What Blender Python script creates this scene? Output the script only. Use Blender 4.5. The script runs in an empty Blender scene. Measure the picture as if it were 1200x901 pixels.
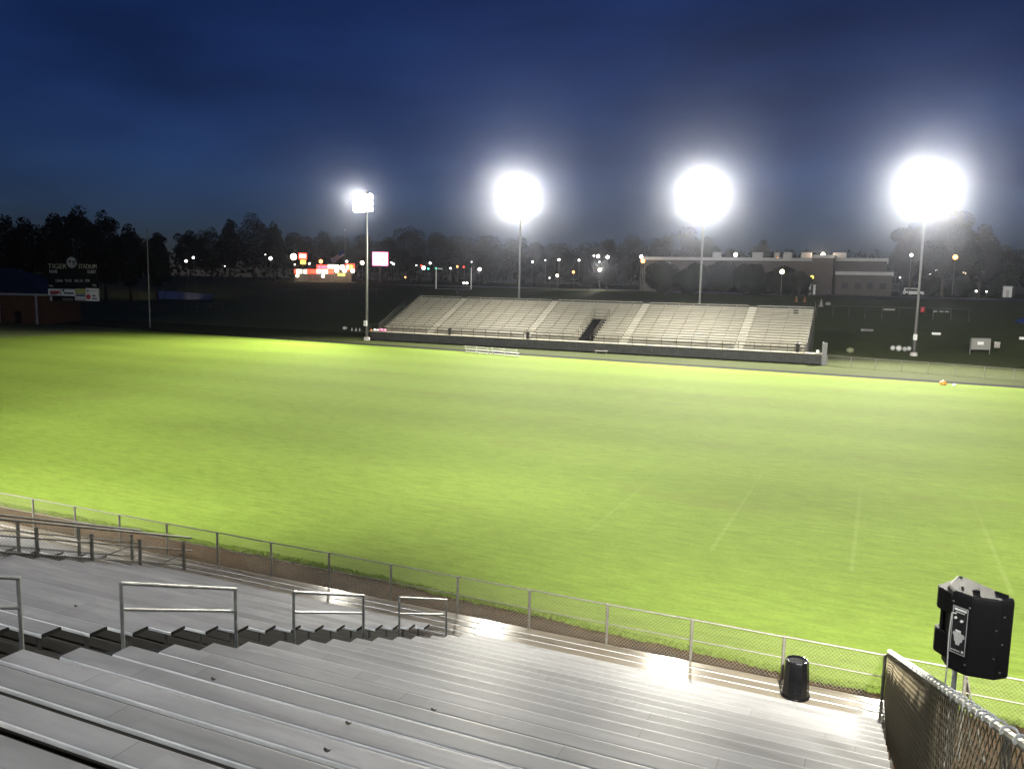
import bpy, math, random
from mathutils import Vector, Matrix
rnd = random.Random(7)
C = bpy.data.collections.new("stadium"); bpy.context.scene.collection.children.link(C)
scene = bpy.context.scene
rad = math.radians

# ------------------------------------------------------------------ camera
F = 970.0
YAW, PITCH, ROLL, H = rad(23.9), rad(7.05), rad(1.2), 9.2
fw = Vector((-math.sin(YAW)*math.cos(PITCH), math.cos(YAW)*math.cos(PITCH), -math.sin(PITCH)))
r0 = fw.cross(Vector((0, 0, 1))).normalized(); u0 = r0.cross(fw)
RV = math.cos(ROLL)*r0 + math.sin(ROLL)*u0
UV = math.cos(ROLL)*u0 - math.sin(ROLL)*r0
EYE = Vector((0, 0, H))
cam_d = bpy.data.cameras.new("camera"); cam = bpy.data.objects.new("camera", cam_d); C.objects.link(cam)
cam_d.sensor_width = 36; cam_d.lens = 36*F/1200; cam_d.clip_start = .1; cam_d.clip_end = 6000
m = Matrix((RV, UV, -fw)).transposed().to_4x4(); m.translation = EYE
cam.matrix_world = m
scene.camera = cam

def ray(x, y): return fw + RV*(x-600)/F + UV*(450.5-y)/F
def at_depth(x, y, d): return EYE + ray(x, y)*d
def at_y(x, y, Y):
    d = ray(x, y); return EYE + d*(Y/d.y)
def sm(t):
    t = max(0., min(1., t)); return t*t*(3-2*t)
def terrain(x, y):
    a = max((y-112)/128, (-x-142)/110)
    z = 7.0*sm(a)
    if y > 200: z += min(1.6, (y-200)*.009)
    return z
def ground_at(x, y):
    """the point of the terrain seen at a pixel (searched along the ray)"""
    d = ray(x, y); t = 5.
    while t < 700:
        p = EYE + d*t
        if p.z <= terrain(p.x, p.y): return p
        t += .5
    return EYE + d*350

# ------------------------------------------------------------------ materials
def mat(name, col, rough=.6, metal=0., var=0., vscale=3., bump=0., bscale=40., emit=None, spec=.5, dark=None, stretch=None, aniso=0., island=0.):
    mt = bpy.data.materials.new(name); mt.use_nodes = True
    nt = mt.node_tree; b = nt.nodes["Principled BSDF"]
    b.inputs["Base Color"].default_value = (*col, 1); b.inputs["Roughness"].default_value = rough
    b.inputs["Metallic"].default_value = metal
    b.inputs["Specular IOR Level"].default_value = spec
    N, L = nt.nodes, nt.links
    src = None
    if var or bump:
        tc = N.new("ShaderNodeTexCoord"); mp = N.new("ShaderNodeMapping")
        L.new(tc.outputs["Object"], mp.inputs["Vector"])
        if stretch: mp.inputs["Scale"].default_value = stretch
    if var:
        n = N.new("ShaderNodeTexNoise"); n.inputs["Scale"].default_value = vscale; n.inputs["Detail"].default_value = 6
        n.inputs["Roughness"].default_value = .65
        L.new(mp.outputs["Vector"], n.inputs["Vector"])
        r = N.new("ShaderNodeValToRGB")
        d = dark or tuple(c*(1-var) for c in col)
        r.color_ramp.elements[0].position = .35; r.color_ramp.elements[0].color = (*d, 1)
        r.color_ramp.elements[1].position = .68; r.color_ramp.elements[1].color = (*[min(1, c*(1+var*.4)) for c in col], 1)
        L.new(n.outputs["Fac"], r.inputs["Fac"]); src = r.outputs["Color"]
        mr = N.new("ShaderNodeMapRange"); mr.inputs["To Min"].default_value = max(.05, rough-.12); mr.inputs["To Max"].default_value = min(1, rough+.12)
        L.new(n.outputs["Fac"], mr.inputs["Value"]); L.new(mr.outputs["Result"], b.inputs["Roughness"])
    if island:
        oi = N.new("ShaderNodeObjectInfo"); m2 = N.new("ShaderNodeMapRange")
        m2.inputs["To Min"].default_value = 1-island; m2.inputs["To Max"].default_value = 1+island*.5
        L.new(oi.outputs["Random"], m2.inputs["Value"])
        mx = N.new("ShaderNodeMix"); mx.data_type = 'RGBA'; mx.blend_type = 'MULTIPLY'; mx.inputs["Factor"].default_value = 1
        if src: L.new(src, mx.inputs["A"])
        else: mx.inputs["A"].default_value = (*col, 1)
        L.new(m2.outputs["Result"], mx.inputs["B"]); src = mx.outputs["Result"]
    if src: L.new(src, b.inputs["Base Color"])
    if bump:
        n2 = N.new("ShaderNodeTexNoise"); n2.inputs["Scale"].default_value = bscale; n2.inputs["Detail"].default_value = 4
        L.new(mp.outputs["Vector"], n2.inputs["Vector"])
        bp = N.new("ShaderNodeBump"); bp.inputs["Strength"].default_value = bump; bp.inputs["Distance"].default_value = .05
        L.new(n2.outputs["Fac"], bp.inputs["Height"]); L.new(bp.outputs["Normal"], b.inputs["Normal"])
    if aniso:
        b.inputs["Anisotropic"].default_value = aniso
        tg = N.new("ShaderNodeTangent"); tg.direction_type = 'UV_MAP'; tg.uv_map = "grain"
        L.new(tg.outputs["Tangent"], b.inputs["Tangent"])
    if emit:
        b.inputs["Emission Color"].default_value = (*emit[0], 1); b.inputs["Emission Strength"].default_value = emit[1]
    return mt
M = {}
M['alu'] = mat('weathered_aluminium', (.318, .312, .312), .46, .0, spec=.15, var=.28, vscale=1.1, bump=.02, bscale=60, stretch=(.35, 2.2, 1), aniso=.55, island=.16)
M['alu_deck'] = mat('wet_deck_aluminium', (.19, .165, .125), .29, .05, spec=.36, var=.25, vscale=1.4, stretch=(.3, 3, 1), aniso=.95, island=.15)
M['alu_edge'] = mat('bright_aluminium_edge', (.78, .78, .77), .4, .2, var=.12, vscale=2.)
M['alu_far'] = mat('pale_aluminium', (.325, .31, .26), .5, .2, var=.15, vscale=.8, stretch=(.3, 2, 2), island=.12)
M['foot'] = mat('shaded_footboard', (.034, .031, .027), .8, .0, spec=.08, var=.35, vscale=1.6, stretch=(.5, 2, 1))  # under-bench shade put into the footboard colour; board soffits and ends share it
M['tread'] = mat('dark_step_tread', (.028, .030, .036), .6, 0, spec=.1, var=.5, vscale=5)
M['steel'] = mat('galvanised_steel', (.20, .19, .165), .5, .4, var=.25, vscale=8)
M['steel_dark'] = mat('old_brown_steel', (.13, .125, .112), .55, .3, var=.4, vscale=8)
M['frame'] = mat('grey_frame_steel', (.11, .11, .11), .6, .4, var=.3)
M['rail'] = mat('worn_handrail_pipe', (.34, .34, .33), .4, .6, var=.3, vscale=9)
M['wire'] = mat('chain_link_wire', (.22, .20, .15), .6, .2)
M['wire_far'] = mat('dull_chain_link_wire', (.16, .15, .13), .5, .5)
M['screen'] = mat('brown_windscreen_cloth', (.014, .0105, .0075), .95, 0, spec=.03, var=.4, vscale=6, bump=.3, bscale=90)
M['skirt'] = mat('dark_corrugated_panel', (.036, .037, .035), .6, .0, spec=.12, var=.35, vscale=1.5)
M['black'] = mat('black_plastic', (.012, .012, .013), .32, 0, bump=.15, bscale=260)
M['black_gloss'] = mat('wet_black_plastic', (.006, .006, .007), .2, 0, spec=.35, var=.3, vscale=6)
M['cabinet'] = mat('black_speaker_shell', (.009, .009, .010), .55, 0, spec=.09, bump=.12, bscale=300)
M['white'] = mat('white_paint', (.75, .75, .73), .5, 0, var=.12, vscale=6)
M['greypaint'] = mat('grey_print', (.45, .45, .44), .5)
M['pole'] = mat('galvanised_pole', (.17, .17, .165), .6, .2, var=.2, vscale=2)
M['dark'] = mat('dark_metal', (.008, .008, .008), .7, spec=.05)
M['red'] = mat('red_paint', (.45, .03, .03), .5)
M['blue'] = mat('blue_cloth', (.02, .06, .30), .7, var=.3)
M['navy_roof'] = mat('navy_metal_roof', (.012, .02, .042), .6, .0, spec=.1, var=.2, vscale=2)
M['walk_far'] = mat('dull_walkway', (.17, .16, .13), .8, spec=.03, var=.2)
M['bench'] = mat('bench_aluminium', (.33, .34, .30), .6, spec=.2)
M['bracket_shade_far'] = mat('weathered_bracket_row_shade', (.13, .122, .095), .7, spec=.1)  # seat brackets, and the painted shadow lines of the rows
M['rail_far'] = mat('brown_rail_pipe', (.05, .044, .034), .7, spec=.1)
M['wire_bright'] = mat('pale_galvanised_wire', (.21, .175, .11), .6, .2)
M['brick'] = mat('brown_brick', (.11, .058, .036), .9, spec=.05, var=.35, vscale=4, bump=.2, bscale=12)
M['brick_far'] = mat('school_brick', (.062, .052, .045), .85, var=.25, vscale=.3)
M['concrete'] = mat('pale_concrete', (.42, .40, .37), .8, var=.2, vscale=.6)
M['stone'] = mat('white_fascia', (.34, .34, .33), .6, var=.12, vscale=.7)
M['glass'] = mat('dark_window_glass', (.012, .014, .018), .5, 0, spec=.1)
M['orange'] = mat('orange_plastic', (.75, .22, .03), .5)
M['pink'] = mat('pink_plastic', (.85, .25, .45), .5)
M['yellow'] = mat('yellow_green_print', (.33, .34, .12), .6)
M['walk'] = mat('black_walk', (.012, .012, .014), .9, spec=.02, var=.3, vscale=1.)
M['asphalt'] = mat('wet_asphalt', (.04, .04, .042), .34, var=.4, vscale=.5)
M['bark'] = mat('bark', (.06, .045, .03), .9, var=.4, vscale=4)
M['leaf_a'] = mat('dark_leaves', (.017, .022, .010), .7, spec=.04, island=.3)
M['leaf_b'] = mat('mid_leaves', (.020, .026, .011), .7, spec=.04, island=.3)
M['leaf_c'] = mat('dull_leaves', (.019, .022, .012), .7, spec=.04, island=.3)
# joints, stains and scuffs of the benches
def stain(mt):
    nt = mt.node_tree; N, L = nt.nodes, nt.links; b = N["Principled BSDF"]
    src = b.inputs["Base Color"].links[0].from_socket
    tc = N.new("ShaderNodeTexCoord"); oi = N.new("ShaderNodeObjectInfo"); sp_ = N.new("ShaderNodeSeparateXYZ"); L.new(tc.outputs["Object"], sp_.inputs[0])
    def m_(op, a, v=None, c=None):
        x = N.new("ShaderNodeMath"); x.operation = op; L.new(a, x.inputs[0])
        if c is not None: L.new(c, x.inputs[1])
        elif v is not None: x.inputs[1].default_value = v
        return x.outputs[0]
    off = m_('MULTIPLY', oi.outputs["Random"], 9.)
    u = m_('MODULO', m_('ADD', m_('ADD', sp_.outputs[0], 90.), c=off), 4.6)
    joint = m_('MULTIPLY', m_('LESS_THAN', u, .009), .55)
    plate = m_('MULTIPLY', m_('LESS_THAN', u, .30), .10)
    n = N.new("ShaderNodeTexNoise"); n.inputs["Scale"].default_value = 2.3; n.inputs["Detail"].default_value = 8; n.inputs["Roughness"].default_value = .7
    mp = N.new("ShaderNodeMapping"); mp.inputs["Scale"].default_value = (.5, 1.6, 1); L.new(tc.outputs["Object"], mp.inputs["Vector"]); L.new(mp.outputs["Vector"], n.inputs["Vector"])
    r_ = N.new("ShaderNodeMapRange"); r_.inputs["From Min"].default_value = .56; r_.inputs["From Max"].default_value = .74; r_.inputs["To Max"].default_value = .32; L.new(n.outputs["Fac"], r_.inputs["Value"])
    d = m_('MAXIMUM', m_('MAXIMUM', joint, c=plate), c=r_.outputs["Result"])
    x = N.new("ShaderNodeMix"); x.data_type = 'RGBA'; L.new(d, x.inputs["Factor"]); L.new(src, x.inputs["A"]); x.inputs["B"].default_value = (.07, .066, .06, 1)
    L.new(x.outputs["Result"], b.inputs["Base Color"])
stain(M['alu']); stain(M['alu_deck'])
def crown_normals(mt):
    # leaves shade with the crown as a whole instead of each one glinting by itself
    nt = mt.node_tree; N, L = nt.nodes, nt.links; b = N["Principled BSDF"]
    tc = N.new("ShaderNodeTexCoord"); mp = N.new("ShaderNodeMapping"); mp.inputs["Location"].default_value = (0, 0, -3); mp.inputs["Scale"].default_value = (1, 1, .45)
    nm = N.new("ShaderNodeVectorMath"); nm.operation = 'NORMALIZE'
    L.new(tc.outputs["Object"], mp.inputs["Vector"]); L.new(mp.outputs["Vector"], nm.inputs[0]); L.new(nm.outputs[0], b.inputs["Normal"])
for k_ in ('leaf_a', 'leaf_b', 'leaf_c'): crown_normals(M[k_])
M['wood_leaf'] = mat('distant_leaves', (.017, .022, .011), .8, spec=.02)
def lampmat(name, col, s, sample='AUTO'):
    mt = mat(name, col, .5, emit=(col, s)); mt.cycles.emission_sampling = sample; return mt
M['flood'] = lampmat('floodlight_lens', (1, .97, .90), 60, 'NONE')
M['lw'] = lampmat('white_lamp', (1, .96, .88), 7, 'NONE')
M['lwarm'] = lampmat('warm_lamp', (1, .80, .50), 14, 'NONE')
M['lorange'] = lampmat('orange_lamp', (1, .36, .08), 9, 'NONE')
M['lred'] = lampmat('red_lamp', (1, .06, .03), 3.5, 'NONE')
M['lgreen'] = lampmat('green_lamp', (.1, 1, .6), 3, 'NONE')
M['lyellow'] = lampmat('yellow_lamp', (1, .85, .12), 2.2, 'NONE')
M['lw2'] = lampmat('pale_lit_panel', (.95, 1, .9), 1.4, 'NONE'); M['rough'] = mat('pale_weed', (.16, .17, .09), .8)
M['lscreen'] = lampmat('white_screen', (1, .95, .97), 3., 'NONE')
M['lpink'] = lampmat('pink_screen', (1, .15, .35), 2.0, 'NONE')

# ------------------------------------------------------------------ mesh builder
class MB:
    def __init__(s): s.v = []; s.f = []; s.mi = []; s.cur = 0
    def slot(s, i): s.cur = i; return s
    def add(s, vs, fs):
        o = len(s.v); s.v += [tuple(q) for q in vs]; s.f += [tuple(i+o for i in f) for f in fs]; s.mi += [s.cur]*len(fs); return s
    def box(s, x0, x1, y0, y1, z0, z1):
        return s.add([(x0,y0,z0),(x1,y0,z0),(x1,y1,z0),(x0,y1,z0),(x0,y0,z1),(x1,y0,z1),(x1,y1,z1),(x0,y1,z1)],
              [(0,3,2,1),(4,5,6,7),(0,1,5,4),(1,2,6,5),(2,3,7,6),(3,0,4,7)])
    def hexa(s, a, b):   # two quads (bottom, top) -> solid
        return s.add(list(a)+list(b), [(0,3,2,1),(4,5,6,7),(0,1,5,4),(1,2,6,5),(2,3,7,6),(3,0,4,7)])
    def tube(s, p0, p1, r0, r1=None, n=8, cap=True):
        p0, p1 = Vector(p0), Vector(p1); r1 = r0 if r1 is None else r1
        d = (p1-p0).normalized(); a = d.orthogonal().normalized(); b = d.cross(a)
        vs = []
        for p, r in ((p0, r0), (p1, r1)):
            for k in range(n):
                t = 2*math.pi*k/n; vs.append(p + a*(r*math.cos(t)) + b*(r*math.sin(t)))
        fs = [(k, (k+1) % n, n+(k+1) % n, n+k) for k in range(n)]
        if cap: fs += [tuple(range(n-1, -1, -1)), tuple(range(n, 2*n))]
        return s.add(vs, fs)
    def path(s, pts, r, n=8):
        for a, b in zip(pts, pts[1:]): s.tube(a, b, r, n=n)
        return s
    def bar(s, p0, p1, w, h):   # rectangular bar, w horizontal, h roughly vertical
        p0, p1 = Vector(p0), Vector(p1); d = (p1-p0).normalized()
        a = d.cross(Vector((0,0,1)))
        a = a.normalized() if a.length > 1e-4 else Vector((1,0,0)); b = a.cross(d)
        q = lambda p: [p-a*w/2-b*h/2, p+a*w/2-b*h/2, p+a*w/2+b*h/2, p-a*w/2+b*h/2]
        return s.hexa(q(p0), q(p1))
    def lathe(s, c, prof, n=24):
        vs = []; fs = []
        for r, z in prof:
            for k in range(n):
                t = 2*math.pi*k/n; vs.append((c[0]+r*math.cos(t), c[1]+r*math.sin(t), c[2]+z))
        for i in range(len(prof)-1):
            for k in range(n): fs.append((i*n+k, i*n+(k+1) % n, (i+1)*n+(k+1) % n, (i+1)*n+k))
        fs.append(tuple(range(n-1, -1, -1))); fs.append(tuple(range((len(prof)-1)*n, len(prof)*n)))
        return s.add(vs, fs)
    def prism(s, poly, z0, z1):
        n = len(poly); vs = [(x, y, z0) for x, y in poly]+[(x, y, z1) for x, y in poly]
        return s.add(vs, [tuple(range(n-1, -1, -1)), tuple(range(n, 2*n))]+[(k, (k+1) % n, n+(k+1) % n, n+k) for k in range(n)])
    def blob(s, c, r, n=10, k=6):
        prof = [(r[0]*math.sin(math.pi*i/k)+1e-3, -r[2]*math.cos(math.pi*i/k)) for i in range(k+1)]
        return s.lathe(c, prof, n)
    def build(s, name, mats, parent=None, smooth=False, uv=False, bevel=0.):
        org = Vector(parent_world(parent)) if parent else Vector((0,0,0))
        me = bpy.data.meshes.new(name)
        me.from_pydata([tuple(Vector(q)-org) for q in s.v], [], s.f)
        for mt in (mats if isinstance(mats, (list, tuple)) else [mats]): me.materials.append(mt)
        me.polygons.foreach_set("material_index", s.mi)
        if smooth: me.polygons.foreach_set("use_smooth", [True]*len(me.polygons))
        if uv:
            ul = me.uv_layers.new(name="grain")
            for lp in me.loops:
                co = me.vertices[lp.vertex_index].co; ul.data[lp.index].uv = ((co.y+co.z*.37)*.1, co.x*.1)
        me.update()
        o = bpy.data.objects.new(name, me); C.objects.link(o)
        if parent: o.parent = parent
        if bevel:
            bv = o.modifiers.new("bevel", 'BEVEL'); bv.width = bevel; bv.segments = 2; bv.limit_method = 'ANGLE'
        return o
def parent_world(o):
    p = Vector((0, 0, 0))
    while o: p += o.location; o = o.parent
    return p
def tag(o, label=None, cat=None, group=None, kind=None):
    if label: o['label'] = label
    if cat: o['category'] = cat
    if group: o['group'] = group
    if kind: o['kind'] = kind
    return o
def thing(name, label, cat, loc, group=None):
    o = bpy.data.objects.new(name, None); o.location = loc; o.empty_display_size = .2; C.objects.link(o)
    return tag(o, label, cat, group)
def copy_tree(o, parent=None):
    c = o.copy(); C.objects.link(c)
    if parent: c.parent = parent
    for ch in [q for q in o.children]: copy_tree(ch, c)
    return c
def text_mesh(body, size, mt, name, parent, loc, rot, extrude=.01, width=None):
    cu = bpy.data.curves.new("t", 'FONT'); cu.body = body; cu.size = size; cu.extrude = extrude; cu.align_x = 'CENTER'; cu.align_y = 'CENTER'
    tmp = bpy.data.objects.new("t", cu); C.objects.link(tmp)
    dg = bpy.context.evaluated_depsgraph_get()
    me = bpy.data.meshes.new_from_object(tmp.evaluated_get(dg))
    bpy.data.objects.remove(tmp)
    if width:
        xs = [v.co.x for v in me.vertices]; w = max(xs)-min(xs); k = width/w
        for v in me.vertices: v.co.x *= k
    me.materials.clear(); me.materials.append(mt)
    o = bpy.data.objects.new(name, me); C.objects.link(o); o.parent = parent
    o.location = Vector(loc)-parent_world(parent); o.rotation_euler = rot
    return o

# ------------------------------------------------------------------ ground
def grass_mat(name, base, dark, pale, lines=False):
    mt = bpy.data.materials.new(name); mt.use_nodes = True; nt = mt.node_tree; N, L = nt.nodes, nt.links
    b = N["Principled BSDF"]; b.inputs["Roughness"].default_value = .85; b.inputs["Specular IOR Level"].default_value = .018
    tc = N.new("ShaderNodeTexCoord")
    def noise(scale, det=5, stretch=None, rough=.6):
        n = N.new("ShaderNodeTexNoise"); n.inputs["Scale"].default_value = scale; n.inputs["Detail"].default_value = det; n.inputs["Roughness"].default_value = rough
        mp = N.new("ShaderNodeMapping"); L.new(tc.outputs["Object"], mp.inputs["Vector"])
        if stretch: mp.inputs["Scale"].default_value = stretch
        L.new(mp.outputs["Vector"], n.inputs["Vector"]); return n.outputs["Fac"]
    def ramp(fac, a, ca, bb, cb):
        r = N.new("ShaderNodeValToRGB"); r.color_ramp.elements[0].position = a; r.color_ramp.elements[0].color = (*ca, 1)
        r.color_ramp.elements[1].position = bb; r.color_ramp.elements[1].color = (*cb, 1); L.new(fac, r.inputs["Fac"]); return r.outputs["Color"]
    def mix(a, bb, fac, mode='MIX'):
        x = N.new("ShaderNodeMix"); x.data_type = 'RGBA'; x.blend_type = mode
        L.new(a, x.inputs["A"]); L.new(bb, x.inputs["B"])
        if isinstance(fac, float): x.inputs["Factor"].default_value = fac
        else: L.new(fac, x.inputs["Factor"])
        return x.outputs["Result"]
    def math_(op, a, v=None, bb=None):
        x = N.new("ShaderNodeMath"); x.operation = op; L.new(a, x.inputs[0])
        if bb is not None: L.new(bb, x.inputs[1])
        elif v is not None: x.inputs[1].default_value = v
        return x.outputs[0]
    col = ramp(noise(.09, 7, (1, 1, 1)), .35, dark, .65, base)
    col = mix(col, ramp(noise(.35, 6, (.25, 1.3, 1)), .42, tuple(c*.9 for c in dark), .60, pale), .46)
    col = mix(col, ramp(noise(7., 4, (1, 1, 1), .7), .3, tuple(c*.55 for c in base), .7, tuple(min(1, c*1.35) for c in base)), .45)
    col = mix(col, ramp(noise(2.6, 5, (.3, 1.5, 1), .75), .36, tuple(c*.62 for c in base), .66, tuple(c*1.28 for c in base)), .46)
    if lines:
        # worn patches
        pt = ramp(noise(.16, 5, (.5, 1.2, 1)), .585, (0, 0, 0), .66, (1, 1, 1))
        wear = N.new("ShaderNodeRGB"); wear.outputs[0].default_value = (dark[0]*1.0, dark[1]*.8, dark[2]*1.2, 1)
        col = mix(col, wear.outputs[0], math_('MULTIPLY', pt, .42))
        # mowing swaths along the length
        sep = N.new("ShaderNodeSeparateXYZ"); L.new(tc.outputs["Object"], sep.inputs[0])
        sw = math_('SINE', math_('MULTIPLY', sep.outputs[1], .62))
        swc = ramp(math_('MULTIPLY_ADD', sw, .5), .0, (.93, .93, .93), 1., (1.05, 1.05, 1.05))
        col = mix(col, swc, .8, 'MULTIPLY')
        # what is left of the five yard lines
        u = math_('ADD', sep.outputs[0], .33+4.572*40+4.572/2)
        u = math_('MODULO', u, 4.572); u = math_('ABSOLUTE', math_('SUBTRACT', u, 4.572/2))
        ln = math_('LESS_THAN', u, .075)
        yl = math_('MULTIPLY', math_('GREATER_THAN', sep.outputs[1], 28.6), bb=math_('LESS_THAN', sep.outputs[1], 77.))
        fade = ramp(noise(.12, 3), .42, (0, 0, 0), .60, (1, 1, 1))
        keep = ramp(noise(6, 3), .3, (.2, .2, .2), .6, (1, 1, 1))
        xf = N.new("ShaderNodeMapRange"); xf.inputs["From Min"].default_value = -15; xf.inputs["From Max"].default_value = -4; xf.inputs["To Min"].default_value = .02; xf.inputs["To Max"].default_value = .12
        L.new(sep.outputs[0], xf.inputs["Value"])
        yf = N.new("ShaderNodeMapRange"); yf.inputs["From Min"].default_value = 34; yf.inputs["From Max"].default_value = 44; yf.inputs["To Min"].default_value = 1.; yf.inputs["To Max"].default_value = .04
        L.new(sep.outputs[1], yf.inputs["Value"])
        f = math_('MULTIPLY', math_('MULTIPLY', ln, bb=yl), bb=math_('MULTIPLY', xf.outputs["Result"], bb=yf.outputs["Result"]))
        f = math_('MULTIPLY', f, bb=keep)
        wl = N.new("ShaderNodeRGB"); wl.outputs[0].default_value = (.30, .33, .16, 1)
        col = mix(col, wl.outputs[0], f)
    L.new(col, b.inputs["Base Color"])
    nb = noise(16, 5, None, .75); bp = N.new("ShaderNodeBump"); bp.inputs["Strength"].default_value = .30; bp.inputs["Distance"].default_value = .06
    L.new(nb, bp.inputs["Height"]); L.new(bp.outputs["Normal"], b.inputs["Normal"])
    return mt
M['turf'] = grass_mat('mown_turf', (.110, .158, .025), (.096, .145, .021), (.126, .169, .031), True)
M['rough_grass'] = grass_mat('rough_grass', (.105, .125, .050), (.075, .092, .038), (.13, .14, .062))
M['dirt'] = mat('wet_brown_dirt', (.052, .032, .016), .8, spec=.04, var=.45, vscale=1.3, bump=.5, bscale=9)

g = MB(); xs = list(range(-560, 361, 10)); ys = [-70, -40, 0, 20, 60, 90]+list(range(104, 270, 6))+list(range(280, 561, 40))
for y in ys:
    for x in xs: g.v.append((x, y, terrain(x, y)))
nx = len(xs)
for j in range(len(ys)-1):
    for i in range(nx-1): g.f.append((j*nx+i, j*nx+i+1, (j+1)*nx+i+1, (j+1)*nx+i)); g.mi.append(0)
tag(g.build('ground', M['rough_grass'], smooth=True), kind='structure')
# dirt strip below the stand
d = MB(); d.add([(-80, 8, .004), (40, 8, .004), (40, 22.2, .004), (-80, 22.2, .004)], [(0, 1, 2, 3)])
tag(d.build('dirt_path', M['dirt']), kind='structure')
# the playing field with an uneven near edge
p = MB(); n = 1500; L0, L1 = -112., 40.
def far_edge(x): return 100.1 + (x+109)*(93.2-100.1)/(13+109)
random.seed(3)
def edge(x): return 19.93-.066*max(-16., min(3., x))+.04*math.sin(x*1.3)+.03*math.sin(x*4.1+1)
for i in range(n+1):
    x = L0+(L1-L0)*i/n
    e = edge(x)+random.uniform(-.07, .07)
    p.v += [(x, e, .008), (x, far_edge(x)-.2, .008)]
for i in range(n): p.f.append((2*i, 2*i+2, 2*i+3, 2*i+1)); p.mi.append(0)
tag(p.build('field', M['turf']), kind='structure')
# grass tufts hanging over the dirt edge
t = MB()
for i in range(9000):
    x = random.uniform(-32, 6); y = edge(x)+random.uniform(-.05, .35)
    h = random.uniform(.03, .07); a = random.uniform(0, 6.28); w = random.uniform(.012, .03)
    lx, ly = random.uniform(-.05, .05), random.uniform(-.06, .03)
    t.add([(x-w*math.cos(a), y-w*math.sin(a), .0), (x+w*math.cos(a), y+w*math.sin(a), .0), (x+lx, y+ly, h)], [(0, 1, 2)])
tag(t.build('grass', M['turf']), kind='stuff')
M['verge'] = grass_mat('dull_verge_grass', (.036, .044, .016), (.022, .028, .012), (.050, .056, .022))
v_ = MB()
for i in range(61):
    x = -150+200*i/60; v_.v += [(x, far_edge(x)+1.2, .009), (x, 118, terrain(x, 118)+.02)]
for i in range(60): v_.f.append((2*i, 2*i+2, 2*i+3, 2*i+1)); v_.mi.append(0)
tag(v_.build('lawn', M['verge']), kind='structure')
# narrow black asphalt walk beyond the field
w = MB()
for i in range(41):
    x = -112+ (40+112)*i/40; w.v += [(x, far_edge(x)-.1, .012), (x, far_edge(x)+2.0, .012)]
for i in range(40): w.f.append((2*i, 2*i+2, 2*i+3, 2*i+1)); w.mi.append(0)
tag(w.build('path', M['walk']), kind='structure')

# ------------------------------------------------------------------ home stand (foreground)
T, R_ = .66, .25
def seat_y(k): return 15.97-T*k          # front edge of seat k
def foot_z(k): return .9+R_*k
NR = 27
stand = thing('home_grandstand', 'large wet grey aluminium grandstand with rows of benches in the foreground', 'grandstand', (-20, 8, 0))
PX0, PX1 = -19.4, -17.6                 # mouth of the stair opening
sections = [(-7.83, .50, 0, NR), (PX1+.02, -9.03, 0, NR), (-46., PX0-.02, 0, 18)]
def plank(mb, x0, x1, y0, y1, zt, th=.045):
    # a hollow extrusion: top, thin bright back and front lips, soffit
    prof = [(y0, zt-th), (y0, zt-.014), (y0+.006, zt-.005), (y0+.020, zt-.0008), (y0+.030, zt), (y1-.030, zt), (y1-.020, zt-.0012), (y1-.009, zt-.004), (y1, zt-.014), (y1, zt-th)]
    n = len(prof); o = len(mb.v)
    mb.v += [(x0, y, z) for y, z in prof]+[(x1, y, z) for y, z in prof]
    for i in range(n):
        j = (i+1) % n
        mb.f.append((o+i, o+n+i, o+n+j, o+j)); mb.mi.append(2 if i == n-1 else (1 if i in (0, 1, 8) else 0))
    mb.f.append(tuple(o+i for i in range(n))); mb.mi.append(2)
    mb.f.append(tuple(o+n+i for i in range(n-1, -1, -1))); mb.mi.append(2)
for (x0, x1, k0, k1) in sections:
    for k in range(k0, k1):
        b = MB(); y1 = seat_y(k); plank(b, x0, x1, y1-.27, y1, foot_z(k)+.45, .05)
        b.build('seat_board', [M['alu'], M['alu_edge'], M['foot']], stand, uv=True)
for (x0, x1, k0, k1) in [(-17.58, .50, 0, NR), (-46., -19.42, 0, 18)]:
    for k in range(k0, k1):
        b = MB(); yb = seat_y(k)
        y_front = seat_y(k-1)-.27-.01
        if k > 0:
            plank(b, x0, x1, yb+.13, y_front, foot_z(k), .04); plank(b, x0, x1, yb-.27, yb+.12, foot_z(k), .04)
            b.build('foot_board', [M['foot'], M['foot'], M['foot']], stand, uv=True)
for x in (-7.83+.25, -9.03-.22):        # brackets under the bench ends at the aisle
    for k in range(NR): MB().box(x-.012, x+.012, seat_y(k)-.17, seat_y(k)-.12, foot_z(k)+.002, foot_z(k)+.395).build('seat_bracket', M['frame'], stand)
# dark half steps of the aisle
for k in range(NR-1):
    b = MB(); y = seat_y(k)
    b.box(-8.98, -7.88, y-.30, y+.02, foot_z(k)+.003, foot_z(k)+.125)
    b.build('aisle_step', M['tread'], stand)
# front walkway of five long planks
for i in range(6):
    y1 = 17.74-i*.30; zt = .9
    b = MB(); plank(b, -46, .60, y1-.292, y1, zt, .05); b.build('deck_board', [M['alu_deck'], M['alu_edge'], M['foot']], stand, uv=True)
# posts and rakers below
b = MB()
x = -45.5
while x < .5:
    for y, z in ((17.5, .84), (14, 1.7), (9, 3.6), (4, 5.5), (0, 6.8)):
        if not (PX0-.2 < x < PX1+.2): b.box(x-.05, x+.05, y-.05, y+.05, 0, z-.12)
    if not (PX0-.2 < x < PX1+.2): b.bar((x, 15.6, .72), (x, -1.5, .72+17.1*.379), .08, .16)
    x += 1.83
b.build('support_frame', M['frame'], stand)
# front closure under the walkway
b = MB(); b.box(-46, .55, 17.60, 17.64, .02, .84); b.build('front_skirt', M['frame'], stand)
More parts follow.
